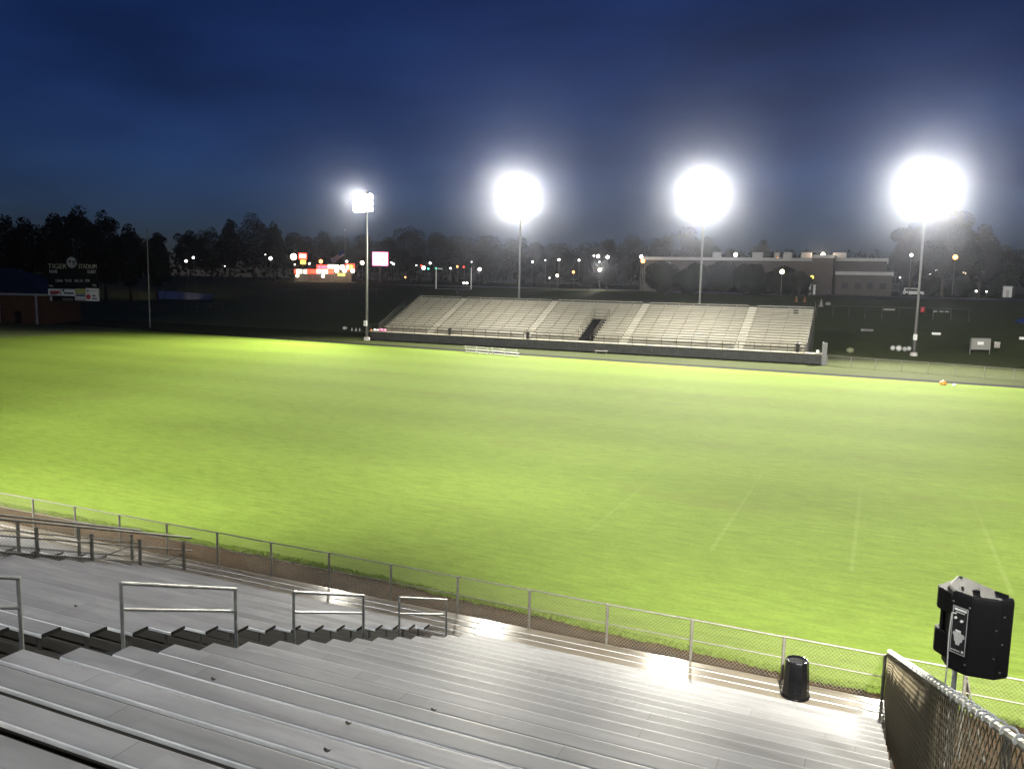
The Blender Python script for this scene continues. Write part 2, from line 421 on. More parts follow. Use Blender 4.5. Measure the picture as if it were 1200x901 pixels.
# aisle handrails
for y0, y1 in ((3.8, 5.79), (7.11, 9.09), (10.41, 12.40), (13.66, 15.64)):
    b = MB(); X = -8.42
    zf = lambda y: .9+.379*(16.4-y)
    t0, t1 = zf(y0)+.96, zf(y1)+.96
    b.path([(X, y0, zf(y0)-.25), (X, y0, t0), (X, y1, t1), (X, y1, zf(y1)-.15)], .024)
    b.tube((X, y0, t0-.34), (X, y1, t1-.34), .02)
    b.blob((X, y0, t0), (.026,)*3); b.blob((X, y1, t1), (.026,)*3)
    b.build('handrail', M['rail'], stand, smooth=False)
# stair opening: sloping guard rails with mesh on both sides
def wires(mb, axis_pt, z_bot, z_top, u0, u1, pitch, r, n=3):
    """chain link between two heights; axis_pt(u,z)->point, heights given as functions of u"""
    u = u0-1.6
    while u < u1:
        for sgn in (1, -1):
            a0 = u; hgt = z_top(u)-z_bot(u)
            s, e = (u, u+hgt) if sgn > 0 else (u+hgt, u)
            # clip to [u0,u1]
            def P(q):
                tt = (q-s)/(e-s); return q, z_bot(q)+(z_top(q)-z_bot(q))*tt
            lo, hi = max(min(s, e), u0), min(max(s, e), u1)
            if hi-lo > .02:
                a, bq = P(lo), P(hi); mb.tube(axis_pt(*a), axis_pt(*bq), r, n=n, cap=False)
        u += pitch
for X, y0, y1, posts in ((PX1, 8.0, 17.05, (9.7, 11.1, 12.6, 14.05, 15.5, 17.0)), (PX0, 8.0, 16.9, (9.9, 11.6, 13.4, 15.1, 16.8))):
    zt = lambda y: max(1.75, .9+.379*(16.4-y)+1.0) if y < 18 else 1.7
    zb = lambda y: max(.95, .9+.379*(16.4-y)+.12)
    b = MB(); b.tube((X, y0, zt(y0)), (X, y1+.25, zt(y1)), .03)
    b.tube((X, y0, zt(y0)-.38), (X, y1+.25, zt(y1)-.38), .02); b.tube((X, y0, zt(y0)-.72), (X, y1, zt(y1)-.72), .02)
    b.tube((X, y1-1.3, zt(y1-1.3)-.85), (X, y1-.02, zt(y1)-.36), .018)
    b.build('guard_rail', M['steel_dark'], stand)
    for py in posts:
        b = MB(); b.box(X-.03, X+.03, py-.03, py+.03, .4, zt(py)-.02); b.build('guard_post', M['steel_dark'], stand)
    b = MB(); wires(b, lambda u, z: (X, u, z), zb, zt, y0, y1, .09, .0028); b.build('guard_mesh', M['wire_far'], stand)
# stairs going down in the opening
b = MB()
for i in range(4): b.box(PX0+.05, PX1-.05, 15.4-i*.3, 15.7-i*.3, .0, .72-i*.18)
b.build('entry_stair', M['tread'], stand)
b = MB(); b.box(PX0-.015, PX0+.015, 8, 15.9, .0, .9); b.box(PX1-.015, PX1+.015, 8, 15.9, 0, .9); b.build('entry_wall', M['frame'], stand)

# dead leaves on the benches
def on_bench(px, py):
    best = None
    for k in range(NR):
        d_ = ray(px, py); z = foot_z(k)+.45; t_ = (z-H)/d_.z; p_ = EYE+d_*t_
        if seat_y(k)-.27 < p_.y < seat_y(k) and (best is None or t_ < best[0]): best = (t_, p_)
    return best[1] if best else None
for px, py, lab in ((383, 881, 'curled dark leaf on a near bench, nearest to the bottom edge'), (408, 849, 'curled dark leaf on a near bench, up and right of the nearest one'), (89, 711, 'curled dark leaf on the bench slope between the second handrail and the guard rail'), (508, 833, 'tiny dark leaf on the benches, rightmost of the leaves'), (250, 797, 'tiny dark leaf on the benches below the second handrail')):
    p_ = on_bench(px, py)
    if p_ is None: p_ = on_bench(px, py+3) or on_bench(px, py+6)
    if p_ is None: continue
    b = MB(); s_ = .032
    for u_ in range(4): b.v += [(p_.x-s_+u_*s_*.66, p_.y-s_*.5*(1-abs(u_-1.5)*.5), p_.z+.004+.012*abs(u_-1.5)), (p_.x-s_+u_*s_*.66, p_.y+s_*.5*(1-abs(u_-1.5)*.5)+.01, p_.z+.006+.016*abs(u_-1.5))]
    for u_ in range(3): b.f.append((2*u_, 2*u_+2, 2*u_+3, 2*u_+1)); b.mi.append(0)
    o_ = b.build('dead_leaf', M['bark']); sd_ = o_.modifiers.new('thick', 'SOLIDIFY'); sd_.thickness = .003; tag(o_, lab, 'leaf', 'dead leaves on the benches')

# ------------------------------------------------------------------ front chain link fence
fence = thing('chain_link_fence', 'low chain link fence on galvanised posts along the front of the near grandstand', 'fence', (-20, 17.7, .9))
FY = 17.72
py = 0.54
posts = []
while py > -46:
    posts.append(py); py -= 1.953
for x in posts+[1.98, 3.4]:
    b = MB(); z0 = .91 if x < .6 else .0
    b.tube((x, FY, z0), (x, FY, 1.86), .034, n=10); b.blob((x, FY, 1.865), (.04, .04, .03))
    b.build('fence_post', M['steel'], fence, smooth=False)
b = MB()
for i, x in enumerate(posts[:-1]):
    s = rnd.uniform(-.008, .008); b.tube((x, FY, 1.87+s), (posts[i+1], FY, 1.87-s), .021)
b.tube((.54, FY, 1.87), (3.4, FY, 1.87), .021); b.build('top_rail', M['steel'], fence)
b = MB(); b.tube((posts[-1], FY, 1.40), (3.4, FY, 1.40), .015); b.build('middle_rail', M['steel'], fence)
b = MB(); wires(b, lambda u, z: (u, FY+.035, z), lambda u: .93, lambda u: 1.86, -45, 3.4, .085, .0030); b.build('wire_mesh', M['wire'], fence)
b = MB(); b.tube((2.0, FY-.03, 1.75), (2.25, FY+.7, .02), .025); b.tube((2.0, FY, 1.75), (2.45, FY-.1, .02), .018); b.build('corner_brace', M['steel'], fence)

# ------------------------------------------------------------------ side fence with cloth
side = thing('windscreen_fence', 'rusty chain link side fence with brown windscreen cloth below the black loudspeaker', 'fence', (.75, 8, 3))
SX = lambda y: .60+.019*(17.7-y)
def ztop(y):
    return .9+.379*(16.4-y)+1.56
zbot = lambda y: max(.92, .9+.379*(16.4-y)-.15)
ylist = [17.7-.3*i for i in range(53)]
b = MB(); b.path([(SX(y), y, ztop(y)) for y in ylist], .030, 8); b.build('top_rail', M['steel_dark'], side)
for y in (17.7, 15.4, 12.9, 10.4, 8.05, 5.6, 3.2): MB().tube((SX(y)+.05, y, zbot(y)-.5), (SX(y)+.05, y, ztop(y)-.01), .030).build('fence_post', M['steel_dark'], side)
b = MB(); wires(b, lambda u, z: (SX(u)-.02, u, z), zbot, ztop, 1.9, 17.7, .15, .0052, 4); b.build('wire_mesh', M['wire_bright'], side)
b = MB(); rows_ = []
ys_ = [17.66-.08*i for i in range(int((17.66-8.3)/.08))]
for y in ys_:
    o = .095+.022*math.sin(y*7.)+.012*math.sin(y*17+1)
    rows_.append((y, o))
for (ya, oa), (yb, ob) in zip(rows_, rows_[1:]):
    za, zb_ = ztop(ya)-.05-.03*abs(math.sin(ya*2.1)), ztop(yb)-.05-.03*abs(math.sin(yb*2.1))
    b.hexa([(SX(ya)+oa, ya, zbot(ya)), (SX(ya)+oa+.012, ya, zbot(ya)), (SX(yb)+ob+.012, yb, zbot(yb)), (SX(yb)+ob, yb, zbot(yb))],
           [(SX(ya)+oa, ya, za), (SX(ya)+oa+.012, ya, za), (SX(yb)+ob+.012, yb, zb_), (SX(yb)+ob, yb, zb_)])
b.build('windscreen_cloth', M['screen'], side)
y = 17.3
while y > 2:
    c = Vector((SX(y), y, ztop(y))); rr = .045
    pts = [c+Vector((math.cos(a)*rr*1.0, .03*math.sin(a*.5), math.sin(a)*rr)) for a in [rad(q) for q in range(-40, 230, 30)]]
    MB().path(pts, .009 if y < 9 else .007, 5).build('wire_tie', M['alu_edge'], side)
    y -= (.30 if y < 9.5 else .22)*rnd.uniform(.7, 1.3)

# ------------------------------------------------------------------ loudspeaker on a pole
SP = Vector((.90, 8.1, 5.79))
ang = rad(-9)
def sp(x, y):
    x, y = x*1.03, y*1.03
    return (SP.x+x*math.cos(ang)-y*math.sin(ang), SP.y+x*math.sin(ang)+y*math.cos(ang))
spk = thing('loudspeaker', 'black plastic loudspeaker on a white pole above the chain link side fence', 'loudspeaker', SP)
ht = .735
body = [(-.15, .08), (0, 0), (.02, .002), (.22, .045), (.305, .15), (.315, .18), (-.12, .56), (-.17, .55), (-.21, .24)]
b = MB(); nb = len(body)
# taper slightly towards the top and bottom rims like a moulded case
lv = [(0, .97), (.02, 1.0), (ht-.05, 1.0), (ht-.015, .975), (ht, .93)]
cx, cy = .08, .22
vs = []
for z, s in lv:
    for x, y in body:
        q = sp(cx+(x-cx)*s, cy+(y-cy)*s); vs.append((q[0], q[1], SP.z+z))
fs = [tuple(range(nb-1, -1, -1)), tuple(range((len(lv)-1)*nb, len(lv)*nb))]
for i in range(len(lv)-1):
    for k in range(nb): fs.append((i*nb+k, i*nb+(k+1) % nb, (i+1)*nb+(k+1) % nb, (i+1)*nb+k))
b.add(vs, fs); b.build('cabinet', M['cabinet'], spk, bevel=.008)
# flange blocks left and right of the carrying recess
for z0, z1 in ((.07, .30), (.49, .69)):
    b = MB(); b.prism([sp(*q) for q in [(-.165, .12), (-.14, .10), (-.12, .54), (-.17, .57), (-.29, .30), (-.275, .24)]], SP.z+z0, SP.z+z1); b.build('side_flange', M['cabinet'], spk, bevel=.012)
b = MB(); b.prism([sp(*q) for q in [(-.25, .25), (-.22, .22), (-.18, .36), (-.21, .38)]], SP.z+.28, SP.z+.51); b.build('carry_handle', M['cabinet'], spk, bevel=.008)
# top details
b = MB(); q = sp(-.13, .50); b.lathe((q[0], q[1], SP.z+ht-.03), [(.028, 0), (.03, .022), (.02, .034), (.004, .038)], 12)
q = sp(.02, .16); b.lathe((q[0], q[1], SP.z+ht-.004), [(.03, 0), (.03, .02), (.012, .028)], 12)
q = sp(-.09, .20); b.lathe((q[0], q[1], SP.z+ht-.004), [(.012, 0), (.01, .016)], 8)
b.build('top_knob', M['cabinet'], spk, smooth=False)
b = MB(); a0, a1 = sp(.16, .24), sp(.26, .19); b.tube((*a0, SP.z+ht+.006), (*a1, SP.z+ht+.006), .012); b.build('top_grip', M['cabinet'], spk)
# control panel on the rear left face
A, Bq = Vector((*sp(-.142, .076), 0)), Vector((*sp(-.008, .004), 0))
du = (Bq-A).normalized(); nrm = Vector((du.y, -du.x, 0)); W = (Bq-A).length
def pan(u, z, o=0.): q = A+du*(u*W)+nrm*o; return (q.x, q.y, SP.z+z)
def slab(mb, u0, u1, z0, z1, o0, o1):
    mb.hexa([pan(u0, z0, o0), pan(u1, z0, o0), pan(u1, z0, o1), pan(u0, z0, o1)], [pan(u0, z1, o0), pan(u1, z1, o0), pan(u1, z1, o1), pan(u0, z1, o1)])
panel = MB(); slab(panel, .03, .97, .17, .61, -.004, .004); pn = panel.build('control_panel', M['black'], spk, bevel=.002)
b = MB()
for u0, u1, z0, z1 in ((.05, .95, .60, .606), (.05, .95, .174, .18), (.05, .08, .18, .60), (.92, .95, .18, .60)): slab(b, u0, u1, z0, z1, .0045, .007)
b.build('panel_outline', M['greypaint'], pn)
b = MB(); slab(b, .14, .86, .572, .590, .0045, .0065); slab(b, .24, .76, .553, .559, .0045, .0065); slab(b, .30, .62, .378, .392, .0045, .0065)
for i in range(5): slab(b, .12+i*.11, .12+i*.11+.075, .197, .205, .0045, .0065)
slab(b, .74, .86, .195, .215, .0045, .0065); b.build('panel_print', M['white'], pn)
b = MB()
shape = [(-.36, .045), (-.30, .062), (-.2, .058), (-.16, .07), (.1, .066), (.16, .055), (.34, .05), (.37, .02), (.26, .012), (.22, -.02), (.12, -.026), (.08, -.055), (-.14, -.055), (-.16, -.03), (-.24, -.02), (-.26, .02)]
for o in (.0045, .0065):
    for x, z in shape: b.v.append(pan(.5+x, .31+z, o))
ns = len(shape); b.f = [tuple(range(ns-1, -1, -1)), tuple(range(ns, 2*ns))]+[(k, (k+1) % ns, ns+(k+1) % ns, ns+k) for k in range(ns)]; b.mi = [0]*len(b.f)
b.build('emblem_sticker', M['greypaint'], pn)
for u, z in ((.26, .50), (.62, .485)):
    b = MB(); b.tube(pan(u, z, .003), pan(u, z, .018), .011, n=12); b.build('dial', M['white'], pn)
for u, z in ((1.0, .63), (1.01, .10), (.02, .64)): MB().blob(pan(u, z, .002), (.008, .008, .008)).build('screw', M['steel'], spk)
for x, y, z in ((.25, .08, .58), (.25, .08, .33), (.25, .08, .07), (.20, .042, .46), (.20, .042, .2)):
    q = sp(x, y); MB().blob((q[0], q[1], SP.z+z), (.009, .009, .009)).build('screw', M['frame'], spk)
q = sp(-.095, .31)
b = MB(); b.lathe((q[0], q[1], SP.z-.09), [(.030, 0), (.030, .07), (.045, .09)], 14); b.build('pole_socket', M['black'], spk)
stp = MB(); stp.tube((q[0], q[1], .0), (q[0], q[1], SP.z-.091), .022, n=12)
pl = thing('speaker_pole', 'slim white pole holding up the black loudspeaker behind the side fence', 'pole', (q[0], q[1], 0))
stp.build('pole_tube', M['white'], pl)
b = MB(); b.tube((q[0], q[1], SP.z-.36), (q[0], q[1], SP.z-.32), .030, n=12); b.build('clamp_collar', M['steel_dark'], pl)
# cable hanging from the panel
j = Vector(pan(.06, .535, .02))
pts = [Vector(pan(.28, .54, .004)), Vector(pan(.14, .54, .022)), j]
end = at_y(1105.5, 812, j.y+.05)
for i in range(1, 9):
    tt = i/8; pts.append(j.lerp(end, tt)+Vector((-.006*math.sin(tt*6.2), -.02*math.sin(tt*3.1), 0)))
b = MB(); b.path(pts, .006, 6); cb = b.build('audio_cable', M['greypaint']); tag(cb, 'thin grey cable hanging from the back panel of the loudspeaker', 'cable')

# ------------------------------------------------------------------ trash cans
def can(loc, label, rb, rt, h, group=None, upright=False):
    o = thing('trash_can', label, 'trash can', loc, group)
    if upright:
        MB().lathe(loc, [(rb*.8, 0), (rb, h*.9), (rb*1.06, h*.91), (rb*1.06, h), (rb*.9, h), (rb*.85, h*.8)], 20).build('barrel', M['black'], o, smooth=True)
        b = MB(); b.tube((loc[0]-rb-.03, loc[1], loc[2]+h*.75), (loc[0]-rb-.03, loc[1], loc[2]+h*.85), .03); b.tube((loc[0]+rb+.03, loc[1], loc[2]+h*.75), (loc[0]+rb+.03, loc[1], loc[2]+h*.85), .03); b.build('handle', M['black'], o)
    else:
        MB().lathe(loc, [(rb*.97, .05), (rt*1.03, h-.03), (rt*1.0, h), (rt*.9, h-.004), (rt*.85, h-.02), (rt*.1, h-.02)], 12).build('barrel', M['black_gloss'], o, bevel=.012)
        MB().lathe(loc, [(rb, 0), (rb*1.03, .012), (rb*1.03, .045), (rb, .05)], 28).build('rim', M['black_gloss'], o, smooth=True)
        b = MB(); b.tube((loc[0]+.02, loc[1]-rb*1.0, loc[2]+.17), (loc[0]-.02, loc[1]-rb*1.01, loc[2]+.17), .018); b.build('handle', M['black_gloss'], o)
    return o
can((-1.09, 17.12, .905), 'shiny black trash can turned upside down by the near front fence', .285, .222, .78)

# ------------------------------------------------------------------ far grandstand
FT, FR, FZ, FYF = .71, .308, 1.35, 106.2
NF = 16
far = thing('visitor_grandstand', 'pale aluminium grandstand across the field above a dark corrugated skirt', 'grandstand', (-39, 108, 0))
fx0, fx1 = -70.0, -8.45
fsec = [(fx0, -62.1), (-61.0, -46.5), (-45.4, -38.1), (-35.9, -32.2), (-31.1, -17.0), (-15.9, fx1)]
sy = lambda k: 108.6+FT*k; fz = lambda k: FZ+.28+FR*k
for k in range(NF):
    for i, (a, c) in enumerate(fsec):
        b = MB(); b.box(a, c, sy(k), sy(k)+.28, fz(k)+.38, fz(k)+.43); b.build('seat_board', M['alu_far'], far)
    if k >= 9: 
        b = MB(); b.box(-38.1, -35.9, sy(k), sy(k)+.28, fz(k)+.38, fz(k)+.43); b.build('seat_board', M['alu_far'], far)
    b = MB()
    spans = [(fx0, fx1)] if k >= 9 else [(fx0, -38.1), (-35.9, fx1)]
    for a, c in spans:
        b.box(a, c, sy(k)-.38, sy(k)+.325, fz(k)-.04, fz(k)); b.slot(1); b.box(a, c, sy(k)-.36, sy(k)-.34, fz(k)-.24, fz(k)-.042); b.slot(0)  # darker fascia colour paints in the shadow line beneath each bench row
    b.build('foot_board', [M['alu_far'], M['bracket_shade_far']], far)
cols = []
for a, c in fsec:
    x = a+.3
    while x < c: cols.append(x); x += 2.03
cnt = 0; rest_b = MB()
for k in range(NF):
    for x in cols:
        b = MB() if cnt < 100 else rest_b
        b.box(x-.035, x+.035, sy(k)-.012, sy(k)-.006, fz(k)+.20, fz(k)+.372); b.box(x-.02, x+.02, sy(k)+.02, sy(k)+.2, fz(k)+.002, fz(k)+.378)
        if cnt < 100: b.build('seat_bracket', M['bracket_shade_far'], far)
        cnt += 1
rest_b.build('seat_bracket', M['bracket_shade_far'], far)['kind'] = 'stuff'
b = MB(); b.box(-71.4, -6.3, FYF, 108.2, FZ-.06, FZ); b.build('walkway_deck', M['walk_far'], far)
b = MB(); b.box(-71.4, -6.3, FYF-.02, FYF-.002, FZ-.10, FZ+.0); b.build('deck_edge', M['walk_far'], far)
sk = MB(); x = -71.4; i = 0
while x < -6.35:
    o = .05 if i % 2 else 0.
    sk.box(x, x+.245, FYF+.02+o, FYF+.06+o, .12, FZ-.17); x += .25; i += 1
sk.build('corrugated_skirt', M['skirt'], far)
# end panel of the walkway
b = MB(); b.box(-6.28, -6.22, FYF-.05, 108.2, .0, 2.75); b.box(-6.21, -5.7, FYF-.1, FYF-.04, .0, 2.75); b.build('end_panel', M['frame'], far)
for a, c in ((-62.1, -61.0), (-46.5, -45.4), (-32.2, -31.1), (-17.0, -15.9)):
    for k in range(NF):
        MB().box(a+.03, c-.03, sy(k)+.03, sy(k)+.34, fz(k)+.002, fz(k)+.155).build('aisle_step', M['alu_far'], far)
    MB().box(a+.03, c-.03, 108.22, 108.6, FZ+.002, FZ+.15).build('aisle_step', M['alu_far'], far)
# front guard rail
b = MB()
for a, c in ((-70.9, -38.1), (-35.9, -8.2)):
    for z in (1.10, .60): b.tube((a, FYF+.1, FZ+z), (c, FYF+.1, FZ+z), .024, n=6)
b.build('front_rail', M['rail_far'], far)
x = -70.9
while x < -8:
    if not (-38 < x < -36): MB().box(x-.03, x+.03, FYF+.07, FYF+.13, FZ+.002, FZ+1.1).build('rail_post', M['rail_far'], far)
    x += 1.955
# opening with its rails
for X in (-38.1, -35.9):
    b = MB()
    for z in (1.1, .75, .4): b.tube((X, 108.3, FZ+.3+z), (X, 115.2, fz(9)+z), .028, n=6)
    for yy in (108.3, 110, 111.8, 113.5, 115.2): 
        zz = FZ+.3+(yy-108.3)/6.9*(fz(9)-FZ-.3); b.tube((X, yy, zz-.3), (X, yy, zz+1.1), .03, n=6)
    b.build('portal_rail', M['rail_far'], far)
b = MB()
for z in (1.1, .6): b.tube((-38.1, 115.2, fz(9)+z), (-35.9, 115.2, fz(9)+z), .028, n=6)
b.build('portal_rail', M['rail_far'], far)
b = MB(); b.box(-38.0, -36.0, 114.9, 114.95, FZ, fz(9)-.05); b.box(-38.08, -38.03, 108.3, 114.9, FZ-.3, FZ+.3); b.box(-35.97, -35.92, 108.3, 114.9, FZ-.3, FZ+.3)
b.box(-38.02, -35.98, 108.25, 114.9, FZ-.32, FZ-.3); b.build('portal_wall', M['dark'], far)
b = MB()
for x, wd in ((fx0-.03, .03), (fx1, .03)):
    b.hexa([(x, 108.2, .1), (x+wd, 108.2, .1), (x+wd, 119.7, .1), (x, 119.7, .1)], [(x, 108.2, FZ+.2), (x+wd, 108.2, FZ+.2), (x+wd, 119.7, fz(NF-1)), (x, 119.7, fz(NF-1))])
b.build('end_wall', M['skirt'], far)
b = MB(); b.box(fx0, fx1, 119.7, 119.75, .5, fz(NF-1)+.4); b.build('back_panel', M['skirt'], far)
b = MB(); X = fx0-.8
for z in (1.0, .55): b.tube((X, 108.6, FZ+z), (X, 116, fz(10)+z), .025, n=6)
for yy in (108.6, 112.3, 116): b.tube((X, yy, 1), (X, yy, FZ+(yy-108.6)*.41+1.), .025, n=6)
for i in range(10): b.box(X-.5, X+.5, 108.6+i*.74, 109.2+i*.74, FZ+i*.31-.05, FZ+i*.31)
b.build('side_stair', M['steel_dark'], far)
b = MB(); x = fx1+.2
for yy in range(5):
    y_ = 109.5+yy*2.4; b.tube((x, y_, 1), (x, y_, FZ+(y_-108)*.43+1.3), .025, n=6)
b.tube((x, 108.6, FZ+1.1), (x, 119.4, fz(15)+1.0), .025, n=6); b.build('side_rail', M['steel_dark'], far)
def on_deck(px, py, h): q = at_y(px, py, 107.4); return (q.x, 107.4, FZ+.003)
can(on_deck(527, 392, 0), 'black trash can on the far walkway, left of the other two', .28, .28, .95, 'trash cans on the far walkway', True)
can(on_deck(618.5, 396, 0), 'black trash can beside the dark stair opening of the far grandstand', .28, .28, .95, 'trash cans on the far walkway', True)
can(on_deck(934.5, 411, 0), 'black trash can at the right end of the far walkway', .30, .30, 1.1, 'trash cans on the far walkway', True)
q = at_y(958.5, 411.5, 107.2); b = MB(); b.lathe((q.x, 107.2, FZ+.003), [(.16, 0), (.2, .2), (.18, .34), (.05, .4)], 14); o = b.build('water_jug', M['white'], smooth=True); tag(o, 'small white water jug at the right end of the far walkway', 'jug')
# dark boxes on the top rows
for i, k in enumerate((12, 13)):
    q = at_y(933, 360, sy(k)); b = MB(); b.box(q.x-.3, q.x+.3, sy(k)-.02, sy(k)+.26, fz(k)+.433, fz(k)+.62); b.slot(0); o = b.build('seat_back', M['dark'])
    tag(o, ['dark folding seat back on a bench at top right of the far grandstand, lower one', 'dark folding seat back on a bench at top right of the far grandstand, upper one'][i], 'seat', 'folding seat backs on the far benches')
# pink and white bags at the left end of the walkway
for px, mt, lab, s in ((434.5, 'orange', 'small orange bag at the left end of the far walkway', .17), (439, 'white', 'small white bag between orange and pink ones on the far walkway', .24), (442.3, 'white', 'white bag right beside the pink bags on the far walkway', .22), (446, 'pink', 'larger pink bag on the far walkway near the stair rail', .3), (450.6, 'pink', 'smaller pink bag closest to the benches on the far walkway', .26)):
    q = at_y(px, 387.5, 107.0); b = MB()
    b.lathe((q.x, 107.0, FZ+.003), [(s*.9, 0), (s*1.1, s*.5), (s*.9, s*1.1), (s*.3, s*1.35)], 9); o = b.build('bag', M[mt], smooth=True); tag(o, lab, 'bag', 'bags left on the far walkway')
# benches before the far stand
def bench(a, c, label):
    a, c = Vector(a), Vector(c); o = thing('team_bench', label, 'bench', (a+c)/2, 'aluminium team benches')
    d = (c-a).normalized(); nn = Vector((-d.y, d.x, 0))
    def strip(p0, p1, off, z, w, h): return MB().bar(p0+nn*off+Vector((0, 0, z)), p1+nn*off+Vector((0, 0, z)), w, h)
    strip(a, c, 0, .45, .26, .05).build('seat', M['bench'], o); strip(a, c, -.25, .80, .05, .08).build('backrest', M['bench'], o)
    strip(a, c, .22, .08, .2, .04).build('footrest', M['bench'], o)
    for tt in (.06, .5, .94):
        q = a.lerp(c, tt); b = MB(); b.bar(q+nn*.1, q-nn*.25+Vector((0, 0, .9)), .06, .06); b.bar(q+nn*.3+Vector((0,0,.02)), q-nn*.25+Vector((0,0,.02)), .05, .04); b.build('leg', M['bench'], o)
gz = lambda px, py: (lambda q: Vector((q.x, q.y, .012)))(EYE+ray(px, py)*(-H/ray(px, py).z))
bench(gz(545, 412.6), gz(574, 415.2), 'white team bench before the far grandstand, left of its twin')
bench(gz(575.5, 415.2), gz(608, 418.2), 'white team bench before the far grandstand, right of its twin')
a, c = gz(697, 414.5), gz(712, 415.2); b = MB(); b.bar(a+Vector((0,0,.4)), c+Vector((0,0,.4)), .3, .06)
for tt in (.1, .9): q = a.lerp(c, tt); b.bar(q, q+Vector((0,0,.4)), .06, .06)
o = b.build('low_bench', M['steel']); tag(o, 'small grey bench on the grass right against the corrugated skirt', 'bench')

# ------------------------------------------------------------------ floodlight poles
def flood_pole(loc, top, aim, label, group, n=(6, 6, 6, 6), wid=5.2, pr=.2):
    loc = Vector(loc); o = thing('floodlight_pole', label, 'floodlight', loc, group)
    MB().tube(loc, (loc.x, loc.y, top+1.2), pr, .11, n=14).build('pole', M['pole'], o, smooth=True)
    MB().tube(loc+Vector((0, 0, 0)), loc+Vector((0, 0, .5)), .5, .45, n=14).build('base', M['concrete'], o)
    MB().box(loc.x-.25, loc.x+.25, loc.y-.5, loc.y-.28, loc.z+2.2, loc.z+3.0).build('breaker_box', M['greypaint'], o)
    dv = (Vector(aim)-Vector((loc.x, loc.y, top))).normalized(); hv = Vector((dv.y, -dv.x, 0)).normalized()
    for r, cnt in enumerate(n):
        z = top-1.3+r*.86
        c = Vector((loc.x, loc.y, z))+Vector((dv.x, dv.y, 0)).normalized()*.25
        arm = MB().bar(c-hv*wid/2, c+hv*wid/2, .12, .12).build('cross_arm', M['pole'], o)
        for i in range(cnt):
            q = c+hv*(wid*(i/(cnt-1)-.5))+dv*.18-Vector((0, 0, .02))
            sh = MB(); sh.tube(q, q+dv*.34, .12, .43, n=14, cap=False); sh.tube(q-dv*.18, q, .10, .13, n=10)
            s_ = sh.build('lamp_housing', M['pole'], arm, smooth=True)
            MB().tube(q+dv*.335, q+dv*.345, .435, n=14).build('lamp_lens', M['flood'], arm)
    return o
lamps = []
def spot(loc, aim, power, size, blend, col, r=.8):
    l = bpy.data.lights.new('floodlight_beam', 'SPOT'); l.energy = power; l.spot_size = rad(size); l.spot_blend = blend; l.color = col; l.shadow_soft_size = r
    o = bpy.data.objects.new('floodlight_beam', l); C.objects.link(o); o.location = loc
    o.rotation_euler = (Vector(aim)-Vector(loc)).to_track_quat('-Z', 'Y').to_euler()
    lamps.append(o); return o
FARP = [((-70.6, 105.0, 0), 20.9, (-85, 58, 0), 'lit floodlight pole standing at the left front corner of the far grandstand', 2.1e5),
        ((-54.9, 126., terrain(-54.9, 126)), 22.6, (-50, 56, 0), 'lit floodlight pole rising behind the left half of the far grandstand', 3.15e5),
        ((-25.2, 126., terrain(-25.2, 126)), 22.3, (-22, 54, 0), 'lit floodlight pole rising behind the right half of the far grandstand', 3.7e5),
        ((4.4, 126.5, terrain(4.4, 126.5)), 22.5, (5, 54, 0), 'lit floodlight pole on the dark grass right of the far grandstand', 4.3e5)]
WARM = (1.0, .97, .86)
FWARM = (1.0, .955, .82)
for loc, top, aim, lab, pw in FARP:
    flood_pole(loc, top, aim, lab, 'floodlights across the field', *(((5, 5, 4), 3.6) if loc[0] < -60 else ((6, 6, 6, 6), 4.7)))
    dv = (Vector(aim)-Vector((loc[0], loc[1], top))); hz_ = Vector((dv.x, dv.y, 0)).normalized()
    spot(Vector((loc[0], loc[1], top))+hz_*1.3, aim, pw, 118, .7, FWARM, 1.0)
HOME = [((-60, -9, 0), 24, (-64, 66, 0), 2.8e5), ((-30, -9, 0), 24, (-30, 60, 0), 6.2e5), ((6, -9, 0), 24, (-2, 62, 0), 7.0e5), ((34, -9, 0), 24, (24, 62, 0), 6.6e5)]
for i, (loc, top, aim, pw) in enumerate(HOME):
    flood_pole(loc, top, aim, 'lit floodlight pole standing behind the near grandstand', 'floodlights behind the near grandstand')
    dv = (Vector(aim)-Vector((loc[0], loc[1], top))); hz_ = Vector((dv.x, dv.y, 0)).normalized()
    spot(Vector((loc[0], loc[1], top))+hz_*1.3, aim, pw*.54, 62, .7, WARM, 1.0)
    spot(Vector((loc[0], loc[1], top))+hz_*1.3, (loc[0], 20, 0), (1.15e4, 1.15e4, .7e4, .5e4)[i], 130, .6, (.84, .91, 1.0), 1.0)
